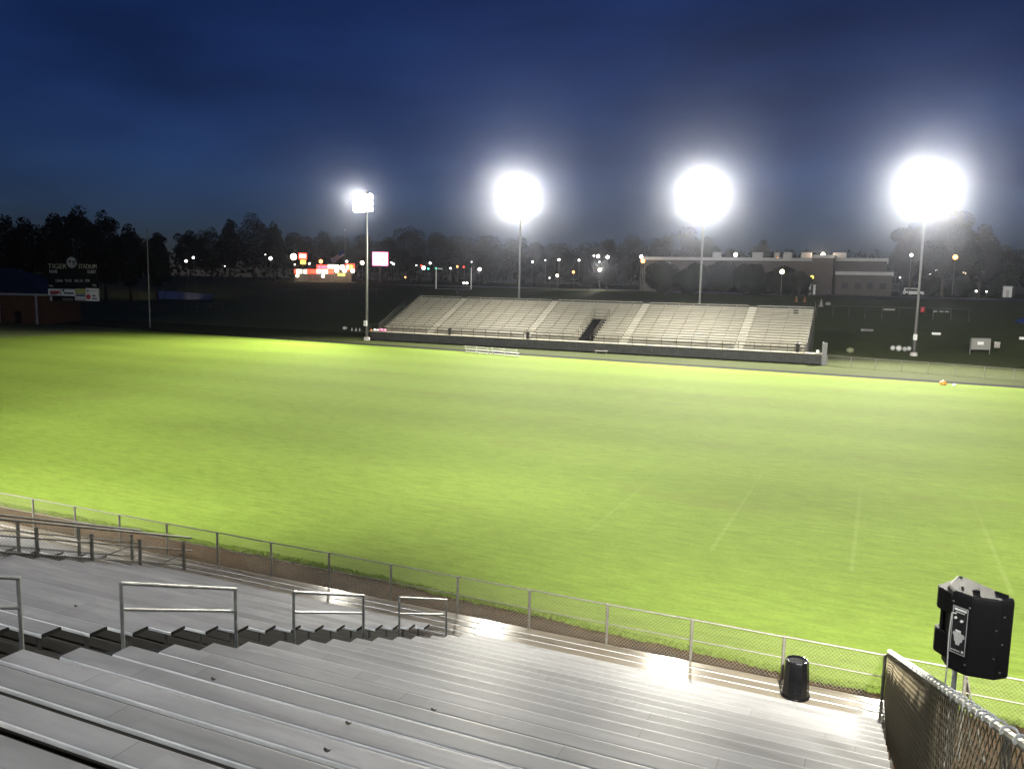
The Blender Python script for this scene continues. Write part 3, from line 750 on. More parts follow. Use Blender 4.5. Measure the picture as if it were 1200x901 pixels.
# ------------------------------------------------------------------ trees
trnd = random.Random(21)
def leaf_cloud(mb, clumps, n, size, r):
    tot = sum(a*b*c for _, (a, b, c) in clumps)
    for (c, (a, b, h)) in clumps:
        for _ in range(max(30, int(n*a*b*h/tot))):
            while True:
                x, y, z = r.uniform(-1, 1), r.uniform(-1, 1), r.uniform(-1, 1)
                q = x*x+y*y+z*z
                if q <= 1 and r.random() < .45+.55*q: break
            p = Vector((c[0]+x*a, c[1]+y*b, c[2]+z*h))
            s = size*r.uniform(.6, 1.3)
            u = Vector((r.uniform(-1, 1), r.uniform(-1, 1), r.uniform(-1, 1))).normalized(); v = u.orthogonal().normalized()
            if r.random() < .5: v = u.cross(v)
            mb.add([p-u*s*.5, p+v*s*.42, p+u*s*.5, p-v*s*.42], [(0, 1, 2, 3)])
def tree(px, top, wpx, depth, label, group, leaf='leaf_a', n=1300, trunk=.25, name='tree', size=.75):
    tp = at_depth(px, top, depth); gx, gy = tp.x, tp.y; z0 = terrain(gx, gy)-.05
    h = max(2., tp.z-z0); w = wpx*depth/F*.5
    o = thing(name, label, 'tree' if name == 'tree' else 'shrub', (gx, gy, z0), group)
    b = MB(); ht_ = h*trunk
    r0_ = max(.12, h*.02)
    b.tube((gx, gy, z0), (gx, gy, z0+ht_), r0_, r0_*.75, 7); b.tube((gx, gy, z0+ht_), (gx+.3, gy, z0+h*.7), r0_*.75, r0_*.2, 6)
    for i in range(6):
        a = trnd.uniform(0, 6.28); zz = z0+ht_*trnd.uniform(.8, 1.7)
        b.tube((gx, gy, zz), (gx+w*.6*math.cos(a), gy+w*.6*math.sin(a), zz+h*trnd.uniform(.15, .35)), r0_*.4, r0_*.12, 5)
    b.build('trunk', M['bark'], o)
    cl = []; ch = h-ht_*.75; zc = z0+ht_*.75+ch*.5
    cl.append(((gx, gy, zc-ch*.05), (w*.78, w*.75, ch*.43)))
    for i in range(13):
        a = trnd.uniform(0, 6.28); rr = trnd.uniform(.35, .8); zz = trnd.uniform(-.42, .38)
        k = math.sqrt(max(.1, 1-(zz*1.9)**2)) if abs(zz) < .5 else .3
        s = trnd.uniform(.26, .42)
        cl.append(((gx+w*rr*k*math.cos(a), gy+w*rr*k*math.sin(a), zc+zz*ch), (w*s, w*s, min(w*s, ch*.25)*trnd.uniform(.7, 1.))))
    cl.append(((gx+w*trnd.uniform(-.15, .15), gy, z0+h-ch*.13), (w*.34, w*.34, ch*.13)))
    b = MB(); leaf_cloud(b, cl, int(n*4.6), size*.72, trnd); b.build('crown', M[leaf], o)
    return o
LEFT = [(-15, 246, 72, 205, 'dark tree cut by the left edge behind the fieldhouse roof'), (28, 254, 54, 212, 'dark tree behind the fieldhouse, lower than its neighbours'), (62, 249, 50, 204, 'dark tree rising straight behind the scoreboard lettering'),
        (92, 240, 62, 198, 'tallest dark tree behind the scoreboard emblem'), (120, 246, 50, 206, 'dark tree just right of the tallest one behind the scoreboard'), (150, 262, 46, 212, 'dark tree sloping down left of the slim bare pole'), (182, 272, 38, 218, 'low dark tree just right of the slim bare pole')]
for px, t_, w_, d_, lab in LEFT: tree(px, t_, w_, d_, lab, 'dark trees beyond the field', 'leaf_a', 1500)
MID = [(222, 270, 36, 240, 'dark tree above the wet pavement, left of a twin'), (247, 266, 40, 245, 'dark tree above the wet pavement, right of its twin'), (268, 256, 28, 236, 'narrow dark tree with a pointed top beside the ragged tall one'),
       (296, 248, 50, 232, 'ragged tall tree with sky gaps left of the red restaurant'), (320, 259, 28, 240, 'narrow ragged tree on the right shoulder of the tall ragged one'),
       (346, 272, 46, 290, 'rounded tree behind the warm lamp of the restaurant'), (376, 271, 42, 296, 'rounded tree right behind the red restaurant'), (402, 277, 36, 292, 'tree directly behind the flagpole'), (428, 274, 40, 298, 'tree directly behind the leftmost floodlight pole'),
       (454, 277, 34, 294, 'tree directly behind the bright billboard screen'), (479, 265, 42, 285, 'taller tree with a round top right of the billboard'), (508, 274, 46, 292, 'tree behind the left goalpost upright'), (538, 279, 46, 296, 'tree behind the right goalpost upright'),
       (568, 276, 50, 290, 'broad tree left of the second floodlight pole'), (599, 279, 44, 296, 'broad tree right behind the second floodlight pole'), (630, 287, 42, 300, 'low tree right of the second floodlight pole'), (656, 284, 42, 296, 'low tree at the left end of the parking lot lamps'),
       (683, 284, 42, 300, 'low tree behind the parking lot lamps'), (712, 280, 46, 292, 'rounded tree behind the bright pair of parking lot lamps'), (742, 274, 50, 286, 'higher tree left of the orange lamp'), (771, 278, 38, 292, 'tree above the left end of the long school roof'),
       (800, 266, 60, 280, 'high broad tree left of the third floodlight pole'), (828, 277, 36, 286, 'tree right behind the third floodlight pole'), (858, 291, 34, 300, 'low tree peeking over the school roof left of the round one')]
for i, (px, t_, w_, d_, lab) in enumerate(MID): tree(px, t_, w_*1.12, d_+70, lab, 'trees beyond the practice ground', ['leaf_a', 'leaf_b', 'leaf_c'][i % 3], 1500)
tree(893, 281, 32, 300, 'small round tree standing alone above the school roof', 'trees behind the school', 'leaf_b', 1100, .3)
tree(1072, 266, 54, 236, 'left shoulder tree of the big clump behind the rightmost floodlight', 'trees by the right edge', 'leaf_c', 1500)
tree(1112, 246, 92, 226, 'biggest tree, spreading behind the rightmost floodlight pole', 'trees by the right edge', 'leaf_b', 3000)
tree(1154, 262, 52, 232, 'right shoulder tree of the big clump behind the rightmost floodlight', 'trees by the right edge', 'leaf_c', 1600)
tree(1182, 287, 44, 250, 'low tree behind the bright lamps by the right edge', 'trees by the right edge', 'leaf_a', 1000)
tree(1212, 290, 50, 250, 'low tree cut by the right edge', 'trees by the right edge', 'leaf_a', 1000)
for i, (px, t_, w_, d_, lab) in enumerate([(776, 306, 50, 222, 'bushy tree at the left end of the school front'), (812, 309, 48, 218, 'bushy tree left of the third floodlight pole before the school'), (846, 307, 50, 220, 'bushy tree right of the third floodlight pole before the school'), (880, 309, 50, 216, 'bushy tree below the roof units of the school'), (912, 313, 46, 218, 'bushy tree under the yellowish lamp before the school'), (938, 318, 30, 216, 'small bushy tree beside the brick stair tower of the school')]):
    tree(px, t_, w_, d_, lab, 'bushy trees along the school front', ['leaf_b', 'leaf_a', 'leaf_c'][i % 3], 1300, .12)
tree(712, 311, 24, 240, 'small young tree beside the lit wet pavement of the parking lot', 'young trees on the parking lot', 'leaf_c', 500, .3)
tree(690, 318, 20, 242, 'smallest young tree left of the lit wet pavement', 'young trees on the parking lot', 'leaf_c', 400, .3)
for px, t_, w_, lab in ((1090, 323, 34, 'dark bush beside the white van'), (1128, 321, 40, 'dark bush under the orange lamp at right'), (1160, 324, 36, 'dark bush left of the white shed at right')):
    tree(px, t_, w_, 238, lab, 'bushes by the parking lot at right', 'leaf_a', 700, .1, 'shrub')
for px, t_, w_, lab in ((13, 366, 20, 'dark shrub by the left column of the fieldhouse'), (30, 363, 24, 'dark shrub in the middle of the fieldhouse porch')):
    tree(px, t_, w_, 160, lab, 'shrubs before the fieldhouse', 'leaf_a', 500, .1, 'shrub', .35)
# distant wood closing the view
b = MB(); wr = random.Random(5); cl = []
for i in range(150):
    px = -260+i*11.5; d_ = 410+wr.uniform(-12, 25) if px < 850 else 425
    top = (286 if px < 350 else 292)+wr.uniform(-5, 6)
    if px > 850: top = 294+wr.uniform(-3, 3)
    tp = at_depth(px, top, d_); z0 = terrain(tp.x, tp.y); hh = (tp.z-z0)/2
    cl.append(((tp.x, tp.y, z0+hh), (5.5, 4, hh)))
leaf_cloud(b, cl, 16000, 1.7, wr); o = b.build('woods', M['wood_leaf']); tag(o, 'dark distant wood along the horizon', 'wood', None, 'stuff')

# ------------------------------------------------------------------ school
school = thing('school_building', 'long low brick school with white roof edges behind the far grandstand', 'building', (at_y(870, 330, 255).x, 255, 7.6))
def xz(px, py, Y): q = at_y(px, py, Y); return q.x, q.z
def block(name, px0, px1, ptop, Y0, Y1, mt, fascia=True, zb=6.6):
    x0, z1 = xz(px0, ptop, Y0); x1, _ = xz(px1, ptop, Y0)
    MB().box(x0, x1, Y0, Y1, zb, z1-.002).build(name, mt, school)
    if fascia: MB().box(x0-.25, x1+.25, Y0-.25, Y1, z1, z1+.9).build('roof_edge', M['stone'], school)
    return x0, x1, z1
x0, x1, z1 = block('main_wall', 755, 952, 304.5, 255, 285, M['brick_far'])
tx0, tx1, tz = block('stair_tower', 952, 977, 302.5, 250, 262, M['brick_far'])
block('gym_wall', 977.5, 1040, 306, 262, 290, M['brick_far'])
wx0, wx1, wz = block('low_wing', 980, 1046, 322, 248, 261.5, M['brick_far'])
for i in range(15):
    xa = x0+2+i*(x1-x0-4)/15
    f = MB().box(xa, xa+2.2, 254.93, 254.995, 11.0, 13.2).build('window', M['brick_far'], school); MB().box(xa+.12, xa+2.08, 254.88, 254.925, 11.12, 13.08).build('pane', M['glass'], f)
for i in range(5):
    xa = wx0+1.5+i*3.2
    f = MB().box(xa, xa+1.8, 247.93, 247.995, 9.2, 11.0).build('window', M['brick_far'], school); MB().box(xa+.1, xa+1.7, 247.88, 247.925, 9.3, 10.9).build('pane', M['glass'], f)
for px, w_ in ((888, 3.), (913, 2.6), (921, 3.6), (945, 2.8), (984, 3.6), (840, 2.2)):
    xx, _ = xz(px, 300, 262); MB().box(xx-w_/2, xx+w_/2, 261, 264, z1+.901, z1+.9+1.8).build('roof_unit', M['stone'], school)

# ------------------------------------------------------------------ road, pavements
def sheet(name, pts, mt, dz=.10, sub=8):
    """a strip between two pixel-free ground polylines that follows the terrain"""
    b = MB(); A, B = pts
    for i in range(sub+1):
        for j in range(5):
            a = Vector(A[0]).lerp(Vector(A[1]), i/sub); c = Vector(B[0]).lerp(Vector(B[1]), i/sub); q = a.lerp(c, j/4)
            b.v.append((q.x, q.y, terrain(q.x, q.y)+dz))
    for i in range(sub):
        for j in range(4): b.f.append((i*5+j, (i+1)*5+j, (i+1)*5+j+1, i*5+j+1)); b.mi.append(0)
    return tag(b.build(name, mt), kind='structure')
M['road'] = mat('dull_road', (.10, .085, .07), .7, var=.3, vscale=.3)
sheet('road', (((-60, 226), (120, 226)), ((-60, 233), (120, 233))), M['road'], .14, 30)
sheet('parking_lot', (((-150, 236), (130, 236)), ((-150, 246.5), (130, 246.5))), M['asphalt'], .12, 40)
g1, g2, g3, g4 = [ground_at(*q) for q in ((186, 351), (246, 352), (252, 345.5), (182, 341))]
sheet('pavement', (((g1.x, g1.y), (g2.x, g2.y)), ((g4.x, g4.y), (g3.x, g3.y))), M['asphalt'], .12, 10)

# ------------------------------------------------------------------ lamps
def lamp(px, py, depth, mt, size, label, group=None, name='street_lamp', cat='street lamp', pole=True, arm=0.):
    p_ = at_depth(px, py, depth); z0 = terrain(p_.x, p_.y); r = size*depth/F*.5*.86
    o = thing(name, label, cat, (p_.x, p_.y, z0), group)
    if pole:
        b = MB(); b.tube((p_.x+arm, p_.y+.2, z0), (p_.x+arm, p_.y+.2, p_.z+r*.6), .11, .07, 7); b.tube((p_.x+arm, p_.y+.2, p_.z+r*.6), (p_.x, p_.y, p_.z+r*.6), .06, n=6); b.build('lamp_post', M['frame'], o)
    b = MB(); b.lathe((p_.x, p_.y, p_.z), [(r*.1, -r), (r*.7, -r*.72), (r, 0), (r*.7, r*.72), (r*.1, r)], 10); b.build('lamp_globe', M[mt], o, smooth=True)
    if pole: MB().lathe((p_.x, p_.y, p_.z+r*1.02), [(r*.8, 0), (r*.3, r*.25), (.02, r*.3)], 8).build('lamp_cap', M['frame'], o)
    return o
LW = [(190.5, 303, 5.5, 'lwarm', 'bright street lamp just right of the slim bare pole', 225), (218, 306, 3.5, 'lw', 'small wide lamp above the wet pavement', 260), (226.5, 302, 3.2, 'lw', 'small lamp upper right of the wide one above the wet pavement', 262), (317, 303, 4.6, 'lw', 'lone white street lamp left of the restaurant glare', 290), (263.5, 312, 1.2, 'lw', 'faint pinpoint lamp under the ragged tall tree', 300), (311, 298.5, 1.4, 'lw', 'faint pinpoint lamp upper left of the lone white street lamp', 300),
      (344, 301, 8.5, 'lwarm', 'largest warm lamp glaring left of the red pole sign', 318), (345.5, 310, 2, 'lw', 'dim lamp right below the largest warm lamp', 322), (362.5, 309, 2.6, 'lw', 'small lamp right of the yellow pole sign', 322), (376, 306.5, 5, 'lorange', 'round orange lamp above the red restaurant sign', 322), (406.5, 306.5, 3, 'lw', 'small white lamp touching the flagpole', 322), (424.5, 308, 5, 'lwarm', 'white lamp just left of the leftmost floodlight pole', 322), (458.5, 307.7, 2.2, 'lw', 'left small lamp right of the billboard screen', 322), (461.3, 309.6, 2.4, 'lw', 'right small lamp right of the billboard screen', 322), (475, 325, 2, 'lorange', 'tiny orange light low right of the billboard', 322),
      (488, 311, 1.6, 'lw', 'faint lamp at the left end of the crossing lights', 322), (496.5, 314, 5, 'lw', 'brightest white lamp left of the left goalpost upright', 320), (504, 308.5, 3, 'lw', 'small high lamp left of the left goalpost upright', 322), (552.6, 307, 1.8, 'lw', 'faint lamp above the right goalpost upright', 322), (562, 315.7, 4.6, 'lw', 'white lamp right of the right goalpost upright', 320), (528, 314.5, 2.6, 'lw', 'dim lamp midway between the goalpost uprights', 322),
      (624, 307, 3, 'lw', 'small lamp right of the second floodlight pole', 318), (639, 305, 1.6, 'lw', 'faint lamp second right of the second floodlight pole', 318), (655, 304.5, 3.2, 'lw', 'small lamp third right of the second floodlight pole', 318), (678.5, 305, 2.8, 'lw', 'small lamp left of the close bright pair', 318), (696, 300, 2.6, 'lw', 'small lamp hugging the bright pair on its left', 316), (701, 300.5, 4.6, 'lw', 'left lamp of the bright pair over the parking lot', 315), (712, 301.5, 4.8, 'lw', 'right lamp of the bright pair over the parking lot', 315), (702.5, 307, 2, 'lw', 'faint lamp right under the bright pair', 316), (703, 316.6, 4.8, 'lwarm', 'low bright lamp above the lit wet pavement', 250), (653, 323, 3.6, 'lwarm', 'low white lamp left of the yellow door lamp', 262), (672, 319, 3.4, 'lorange', 'low orange yellow lamp before the trees', 270), (644, 325.7, 1.8, 'lw', 'faintest low lamp left of the low white one', 262),
      (751.5, 301, 4.8, 'lw', 'white lamp touching the orange one on its upper left', 255), (753.4, 306, 5.6, 'lorange', 'orange lamp left of the long school roof', 252), (862, 298.7, 5.4, 'lw', 'bright lamp over the school roof right of the third floodlight', 249), (911, 304.3, 5.6, 'lorange', 'orange lamp at the school roof edge', 246), (916.5, 318.5, 5.8, 'lwarm', 'yellowish lamp below the orange one before the school', 212), (964.5, 298.6, 5.4, 'lwarm', 'bright lamp on top of the school stair tower', 247.5), (951.5, 325, 5., 'lyellow', 'flat yellow lamp over the white gate posts by the school', 228),
      (1068, 299, 4.2, 'lw', 'slim white lamp left of the rightmost floodlight pole', 222), (1119.5, 301.5, 6.4, 'lorange', 'orange lamp right of the rightmost floodlight pole', 216), (1054.5, 325.5, 3.2, 'lw', 'low lamp above the white van', 250), (1058.5, 320, 2.4, 'lw', 'small lamp upper right of the low lamp above the van', 252), (1090, 320.5, 2.6, 'lw', 'small lamp just right of the rightmost floodlight pole', 262), (1097.5, 318, 4., 'lw', 'lamp second right of the rightmost floodlight pole', 262), (1105, 317.5, 1.8, 'lw', 'faint lamp third right of the rightmost floodlight pole', 262), (1130, 320.3, 6.2, 'lwarm', 'bright lamp low right of the orange lamp', 256), (1134.5, 319, 2.4, 'lw', 'small lamp clinging to the bright one under the orange lamp', 258), (1146, 316.2, 2.6, 'lw', 'left one of the small trio of lamps at right', 262), (1151.5, 319, 3, 'lw', 'lowest one of the small trio of lamps at right', 262), (1155, 316, 2, 'lw', 'right one of the small trio of lamps at right', 262),
      (1165.5, 318.5, 7., 'lwarm', 'biggest lamp of the glaring row near the right edge', 254), (1163, 317, 4, 'lw', 'lamp merged with the biggest one on its left near the right edge', 256), (1170.5, 319.6, 4, 'lw', 'lamp merged with the biggest one on its right near the right edge', 256), (1174.5, 315.7, 4.6, 'lw', 'middle lamp of the glaring row near the right edge', 258), (1187, 315.2, 6.2, 'lw', 'last bright lamp of the glaring row near the right edge', 258), (1191.5, 314.4, 3.2, 'lw', 'small lamp touching the last bright one near the right edge', 259), (1144, 341.3, 2.6, 'lw', 'low lamp left above the pale curb at right', 226), (1156, 341.8, 2., 'lw', 'low lamp right above the pale curb at right', 226)]
for px, py, s, mt, lab, dp in LW: lamp(px, py, dp, mt, s, lab, 'street and parking lamps in the distance')
for px, py, mt, lab in ((502, 315, 'lgreen', 'green traffic light right of the brightest white lamp'), (511.2, 314.7, 'lgreen', 'teal traffic light on top of the left goalpost upright'), (543.5, 313, 'lred', 'red traffic light left of the right goalpost upright'), (536, 312.5, 'lorange', 'faint amber traffic light left of the red one'), (494, 311.5, 'lred', 'faint reddish traffic light above the brightest white lamp')):
    p_ = at_depth(px, py, 322); z0 = terrain(p_.x, p_.y)
    o = thing('traffic_light', lab, 'traffic light', (p_.x, p_.y, z0), 'traffic lights at the crossing')
    MB().tube((p_.x, p_.y+.4, z0), (p_.x, p_.y+.4, p_.z+1), .08, n=6).build('signal_post', M['frame'], o); MB().box(p_.x-.35, p_.x+.35, p_.y, p_.y+.3, p_.z-.9, p_.z+.9).build('signal_head', M['dark'], o)
    MB().tube((p_.x, p_.y-.12, p_.z), (p_.x, p_.y-.002, p_.z), .38, n=12).build('signal_lens', M[mt], o)
def point(px, py, depth, power, col, off=(0, 0, 0)):
    l = bpy.data.lights.new('lamp_light', 'POINT'); l.energy = power; l.color = col; l.shadow_soft_size = .5
    o = bpy.data.objects.new('lamp_light', l); C.objects.link(o); o.location = at_depth(px, py, depth)+Vector(off)
point(964.5, 296, 244, 3500, (1, .72, .5), (0, -2.5, 0)); point(703, 313, 247, 9000, (1, .9, .75)); point(190.5, 300, 222, 7000, (1, .8, .55)); point(348, 322, 332, 500, (1, .85, .6), (0, -1, -1.)); point(378, 322, 332, 500, (1, .85, .6), (0, -1, -1))

# ------------------------------------------------------------------ restaurant with lit signs
rest = thing('restaurant', 'low restaurant with glowing red and white roof band and red signs', 'building', tuple(at_depth(380, 328, 338)))
gzr = terrain(rest.location.x, rest.location.y)
def facing(px0, px1, py0, py1, d, th, mt, name, parent):
    """an upright slab facing the field, spanning a pixel window at a depth"""
    a, c = at_depth(px0, py1, d), at_depth(px1, py0, d)
    u = Vector((c.x-a.x, c.y-a.y, 0)); L_ = u.length; u.normalize(); nn = Vector((-u.y, u.x, 0))
    z0, z1 = a.z, c.z
    b = MB(); P_ = lambda s, o_, z: (a.x+u.x*s+nn.x*o_, a.y+u.y*s+nn.y*o_, z)
    b.hexa([P_(0, 0, z0), P_(L_, 0, z0), P_(L_, th, z0), P_(0, th, z0)], [P_(0, 0, z1), P_(L_, 0, z1), P_(L_, th, z1), P_(0, th, z1)])
    return b.build(name, M[mt], parent)
facing(345, 412, 318.5, 329.5, 341, 8, 'frame', 'wall', rest)
for a, c, mt in ((345, 347, 'lred'), (347.1, 359.5, 'lw2'), (359.6, 371, 'lred'), (371.1, 384, 'lw2'), (384.1, 390.5, 'lred')):
    facing(a, c, 315.8, 320.6, 339, 1.2, mt, 'roof_band', rest)
facing(371, 384, 310.6, 315.2, 340, .6, 'lred', 'roof_sign', rest); facing(384.2, 393, 310.2, 314.8, 340, .6, 'lw2', 'roof_sign', rest)
s_ = facing(405, 415.5, 309.5, 317, 338, .6, 'lred', 'wall_sign', rest); facing(406.5, 408, 311, 315.5, 337.7, .15, 'lwarm', 'sign_letter', s_); facing(409.2, 412.8, 311, 315.5, 337.7, .15, 'lyellow', 'sign_letter', s_)
facing(396, 404, 320.8, 323.2, 338, .5, 'lyellow', 'menu_board', rest)
facing(372.5, 383, 312, 313.8, 339.7, .15, 'lpink', 'sign_letter', rest)
for px, py, s in ((394.5, 317, 5), (401, 313.6, 6), (403.8, 317.3, 4.4), (413.3, 317.6, 4.4), (395.5, 312.6, 3.6), (348.5, 323.2, 3.4), (378.5, 323.6, 3.6)):
    q = at_depth(px, py, 337); r = s*337/F*.5; b = MB(); b.blob(q, (r, r, r), 10, 6); b.build('wall_lamp', M['lwarm'], rest, smooth=True)
for px in (352, 366, 388.5): 
    q = at_depth(px, 320, 338.5); MB().tube((q.x, q.y, gzr), (q.x, q.y, q.z), .12, n=6).build('canopy_post', M['steel'], rest)
sg = thing('pole_sign', 'lit red and white sign over a yellow one on a pole beside the warm lamp', 'sign', tuple(at_depth(354.5, 327, 330)))
facing(350, 359.2, 296.8, 304, 330, .8, 'lred', 'sign_box', sg); facing(351.3, 358.2, 298.3, 302, 329.6, .3, 'lscreen', 'sign_face', sg); facing(352, 358, 305, 309.6, 330, .8, 'lyellow', 'lower_sign', sg)
q = at_depth(354.8, 310, 330.5); MB().tube((q.x, q.y, terrain(q.x, q.y)), (q.x, q.y, q.z), .25, n=8).build('sign_pole', M['frame'], sg)
bb = thing('billboard', 'glowing white screen with a red streak on a post right of the floodlight pole', 'billboard', tuple(at_depth(445.5, 328, 330)))
facing(436.2, 454.8, 295.6, 311.4, 330.3, .7, 'lpink', 'screen_frame', bb); fs_ = facing(437.2, 453.8, 296.4, 310.4, 330, .25, 'lscreen', 'screen', bb)
A_, B_, C_, D_ = [at_depth(x, y, 329.7) for x, y in ((446, 301), (449, 303.2), (452.8, 306), (452.8, 307.6))]; E_, F2 = at_depth(448.6, 304.9, 329.7), at_depth(446.2, 303, 329.7)
b = MB(); n_ = (Vector((0, -.08, 0)),); pts_ = [A_, B_, C_, D_, E_, F2]; b.v = [tuple(p) for p in pts_]+[tuple(p+n_[0]) for p in pts_]; b.f = [(0, 1, 2, 3, 4, 5), (11, 10, 9, 8, 7, 6)]+[(k, (k+1) % 6, 6+(k+1) % 6, 6+k) for k in range(6)]; b.mi = [0]*8; b.build('screen_streak', M['lred'], fs_)
q = at_depth(445.5, 311, 331); MB().tube((q.x, q.y, terrain(q.x, q.y)), (q.x, q.y, q.z), .5, n=8).build('billboard_post', M['frame'], bb)
# flag at half staff
fl = thing('flagpole', 'tall flagpole before the restaurant with its flag at half staff', 'flagpole', tuple(at_depth(404.6, 329, 300)))
q0, q1 = at_depth(404.6, 330, 300), at_depth(403.6, 270, 300); MB().tube(q0, (q0.x, q0.y, q1.z), .12, .06, 8).build('pole', M['pole'], fl)
MB().blob((q0.x, q0.y, q1.z), (.14, .14, .14)).build('finial', M['alu_edge'], fl)
b = MB(); ha, hb = at_depth(402.8, 294.2, 299.8), at_depth(403.4, 299.6, 299.8); ta, tb = at_depth(387, 302.8, 299.3), at_depth(389.6, 309.8, 299.3)
NU, NV = 18, 13
for i in range(NU+1):
    for j_ in range(NV+1):
        u, v = i/NU, j_/NV; p_ = ha.lerp(hb, v).lerp(ta.lerp(tb, v), u); p_ = p_+Vector((0, .25*math.sin(u*9+v), .12*math.sin(u*7))); b.v.append(tuple(p_))
for i in range(NU):
    for j_ in range(NV):
        b.f.append((i*(NV+1)+j_, (i+1)*(NV+1)+j_, (i+1)*(NV+1)+j_+1, i*(NV+1)+j_+1)); b.mi.append(2 if (i < 7 and j_ < 7) else (0 if j_ % 2 == 0 else 1))
fo = b.build('national_flag', [M['red'], M['white'], M['blue']]); tag(fo, 'red and white striped flag with a blue corner drooping at half staff', 'flag')
sd = fo.modifiers.new('thick', 'SOLIDIFY'); sd.thickness = .02

# ------------------------------------------------------------------ practice goal
gp = thing('goalpost', 'white practice goalpost whose uprights show over the far grandstand', 'goalpost', tuple(at_depth(531, 345, 172)))
pa, pb = at_depth(511, 338.5, 172), at_depth(552, 339, 172)
for q, top in ((pa, at_depth(510.6, 313, 172)), (pb, at_depth(551.8, 313.5, 172))):
    MB().tube((q.x, q.y, q.z), (q.x, q.y, top.z), .11, .09, 8).build('upright', M['white'], gp)
MB().tube(pa, pb, .06, n=8).build('crossbar', M['frame'], gp)
mid_ = (pa+pb)/2; zz = terrain(mid_.x, mid_.y+1.8); MB().path([(mid_.x, mid_.y+1.8, zz), (mid_.x, mid_.y+1.8, mid_.z-1), (mid_.x, mid_.y+1.2, mid_.z-.2), (mid_.x, mid_.y, mid_.z)], .10).build('gooseneck', M['frame'], gp)
q = at_depth(513, 315, 172); b = MB(); b.box(q.x, q.x+1.1, q.y-.02, q.y+.02, q.z-.18, q.z+.18); b.build('wind_ribbon', M['greypaint'], gp)

# ------------------------------------------------------------------ scoreboard
S0, S1 = Vector((-129.89, 99.73, 0)), Vector((-124.98, 101.02, 0)); ev = (S1-S0).normalized(); nv = Vector((ev.y, -ev.x, 0))
sb = thing('scoreboard', 'dark scoreboard with a round emblem and white sponsor panels on two posts', 'scoreboard', S0)
def bpix(px, py):
    d_ = ray(px, py); tt = (S0-EYE).dot(nv)/d_.dot(nv); p_ = EYE+d_*tt; return (p_-S0).dot(ev), p_.z
def spanel(px0, px1, py0, py1, o0, o1, mt, name, parent=sb):
    a, z0 = bpix(px0, py1); c, z1 = bpix(px1, py0)
    P_ = lambda s, o_, z: tuple(S0+ev*s+nv*o_+Vector((0, 0, z)))
    b = MB(); b.hexa([P_(a, o0, z0), P_(c, o0, z0), P_(c, o1, z0), P_(a, o1, z0)], [P_(a, o0, z1), P_(c, o0, z1), P_(c, o1, z1), P_(a, o1, z1)])
    return b.build(name, M[mt], parent)
for s in (.2, 5.0): MB().box(-.15, .15, -.15, .15, 0, 6).build('post', M['dark'], sb).location = S0+ev*s-nv*.2-S0
spanel(57.5, 115, 316, 338.5, 0, .35, 'dark', 'score_face')
top_ = spanel(57, 114.5, 308.8, 315.8, .0, .3, 'dark', 'name_panel')
sp1 = spanel(58.4, 89.4, 339, 346.2, .0, .36, 'white', 'sponsor_panel'); spanel(72.8, 73.3, 339.2, 346, .361, .37, 'dark', 'panel_print', sp1)
sp2 = spanel(90, 102.3, 338.4, 344.8, .0, .36, 'yellow', 'sponsor_panel'); sp3 = spanel(102.6, 116.2, 338, 352.6, .0, .36, 'white', 'sponsor_panel'); sp4 = spanel(89.4, 102.3, 345.4, 352, .0, .36, 'greypaint', 'sponsor_panel')
sp5 = spanel(60, 89, 346.8, 353, 0, .30, 'dark', 'sponsor_panel'); spanel(60.3, 62.6, 347.5, 352.5, .301, .32, 'greypaint', 'panel_print', sp5); spanel(75, 87, 349.5, 352.5, .301, .31, 'frame', 'panel_print', sp5)
spanel(60.5, 71.6, 341, 344, .361, .37, 'red', 'panel_print', sp1); spanel(61, 69, 344.4, 345.2, .361, .37, 'dark', 'panel_print', sp1); spanel(75, 77, 339.2, 341.6, .361, .37, 'dark', 'panel_print', sp1); spanel(76.5, 87.8, 343, 344.4, .361, .37, 'dark', 'panel_print', sp1)
spanel(103.6, 105.4, 340, 341.8, .361, .37, 'blue', 'panel_print', sp3); spanel(106.5, 114.5, 340.4, 341.2, .361, .37, 'greypaint', 'panel_print', sp3); spanel(110, 113.5, 346, 347.4, .361, .37, 'dark', 'panel_print', sp3); spanel(109.5, 115.5, 349.5, 350.6, .361, .37, 'dark', 'panel_print', sp3)
spanel(91, 101.4, 345.6, 347, .361, .37, 'blue', 'panel_print', sp4); spanel(92, 101, 348.4, 349.2, .361, .37, 'white', 'panel_print', sp4)
def disc(px, py, rpx, o0, o1, mt, name, parent=sb):
    s, z = bpix(px, py); r = rpx*165/F; c = S0+ev*s+Vector((0, 0, z)); b = MB(); b.tube(c+nv*o0, c+nv*o1, r, n=24); return b.build(name, M[mt], parent)
disc(105.2, 347.8, 2.5, .361, .37, 'red', 'panel_print', sp3)
em = disc(86, 307.8, 6.4, .1, .45, 'dark', 'emblem_rim'); em2 = disc(86, 307.8, 5.6, .451, .47, 'greypaint', 'emblem', em)
for a, c, y0_, y1_ in ((82.5, 85.4, 305.4, 307.4), (86.6, 91, 306, 307.6), (87, 90.6, 309, 310.2), (83, 84, 308.4, 309.4)): spanel(a, c, y0_, y1_, .471, .48, 'dark', 'emblem_mark', em)
rotz = math.atan2(ev.y, ev.x)
def stext(body, pxc, pyc, wpx, hpx, mt, parent, off):
    s, z = bpix(pxc, pyc); return text_mesh(body, hpx*165/F*1.35, M[mt], 'lettering', parent, S0+ev*s+nv*off+Vector((0, 0, z)), (rad(90), 0, rotz), .01, wpx*165/F)
M['cream'] = mat('cream_lettering', (.55, .50, .36), .6)
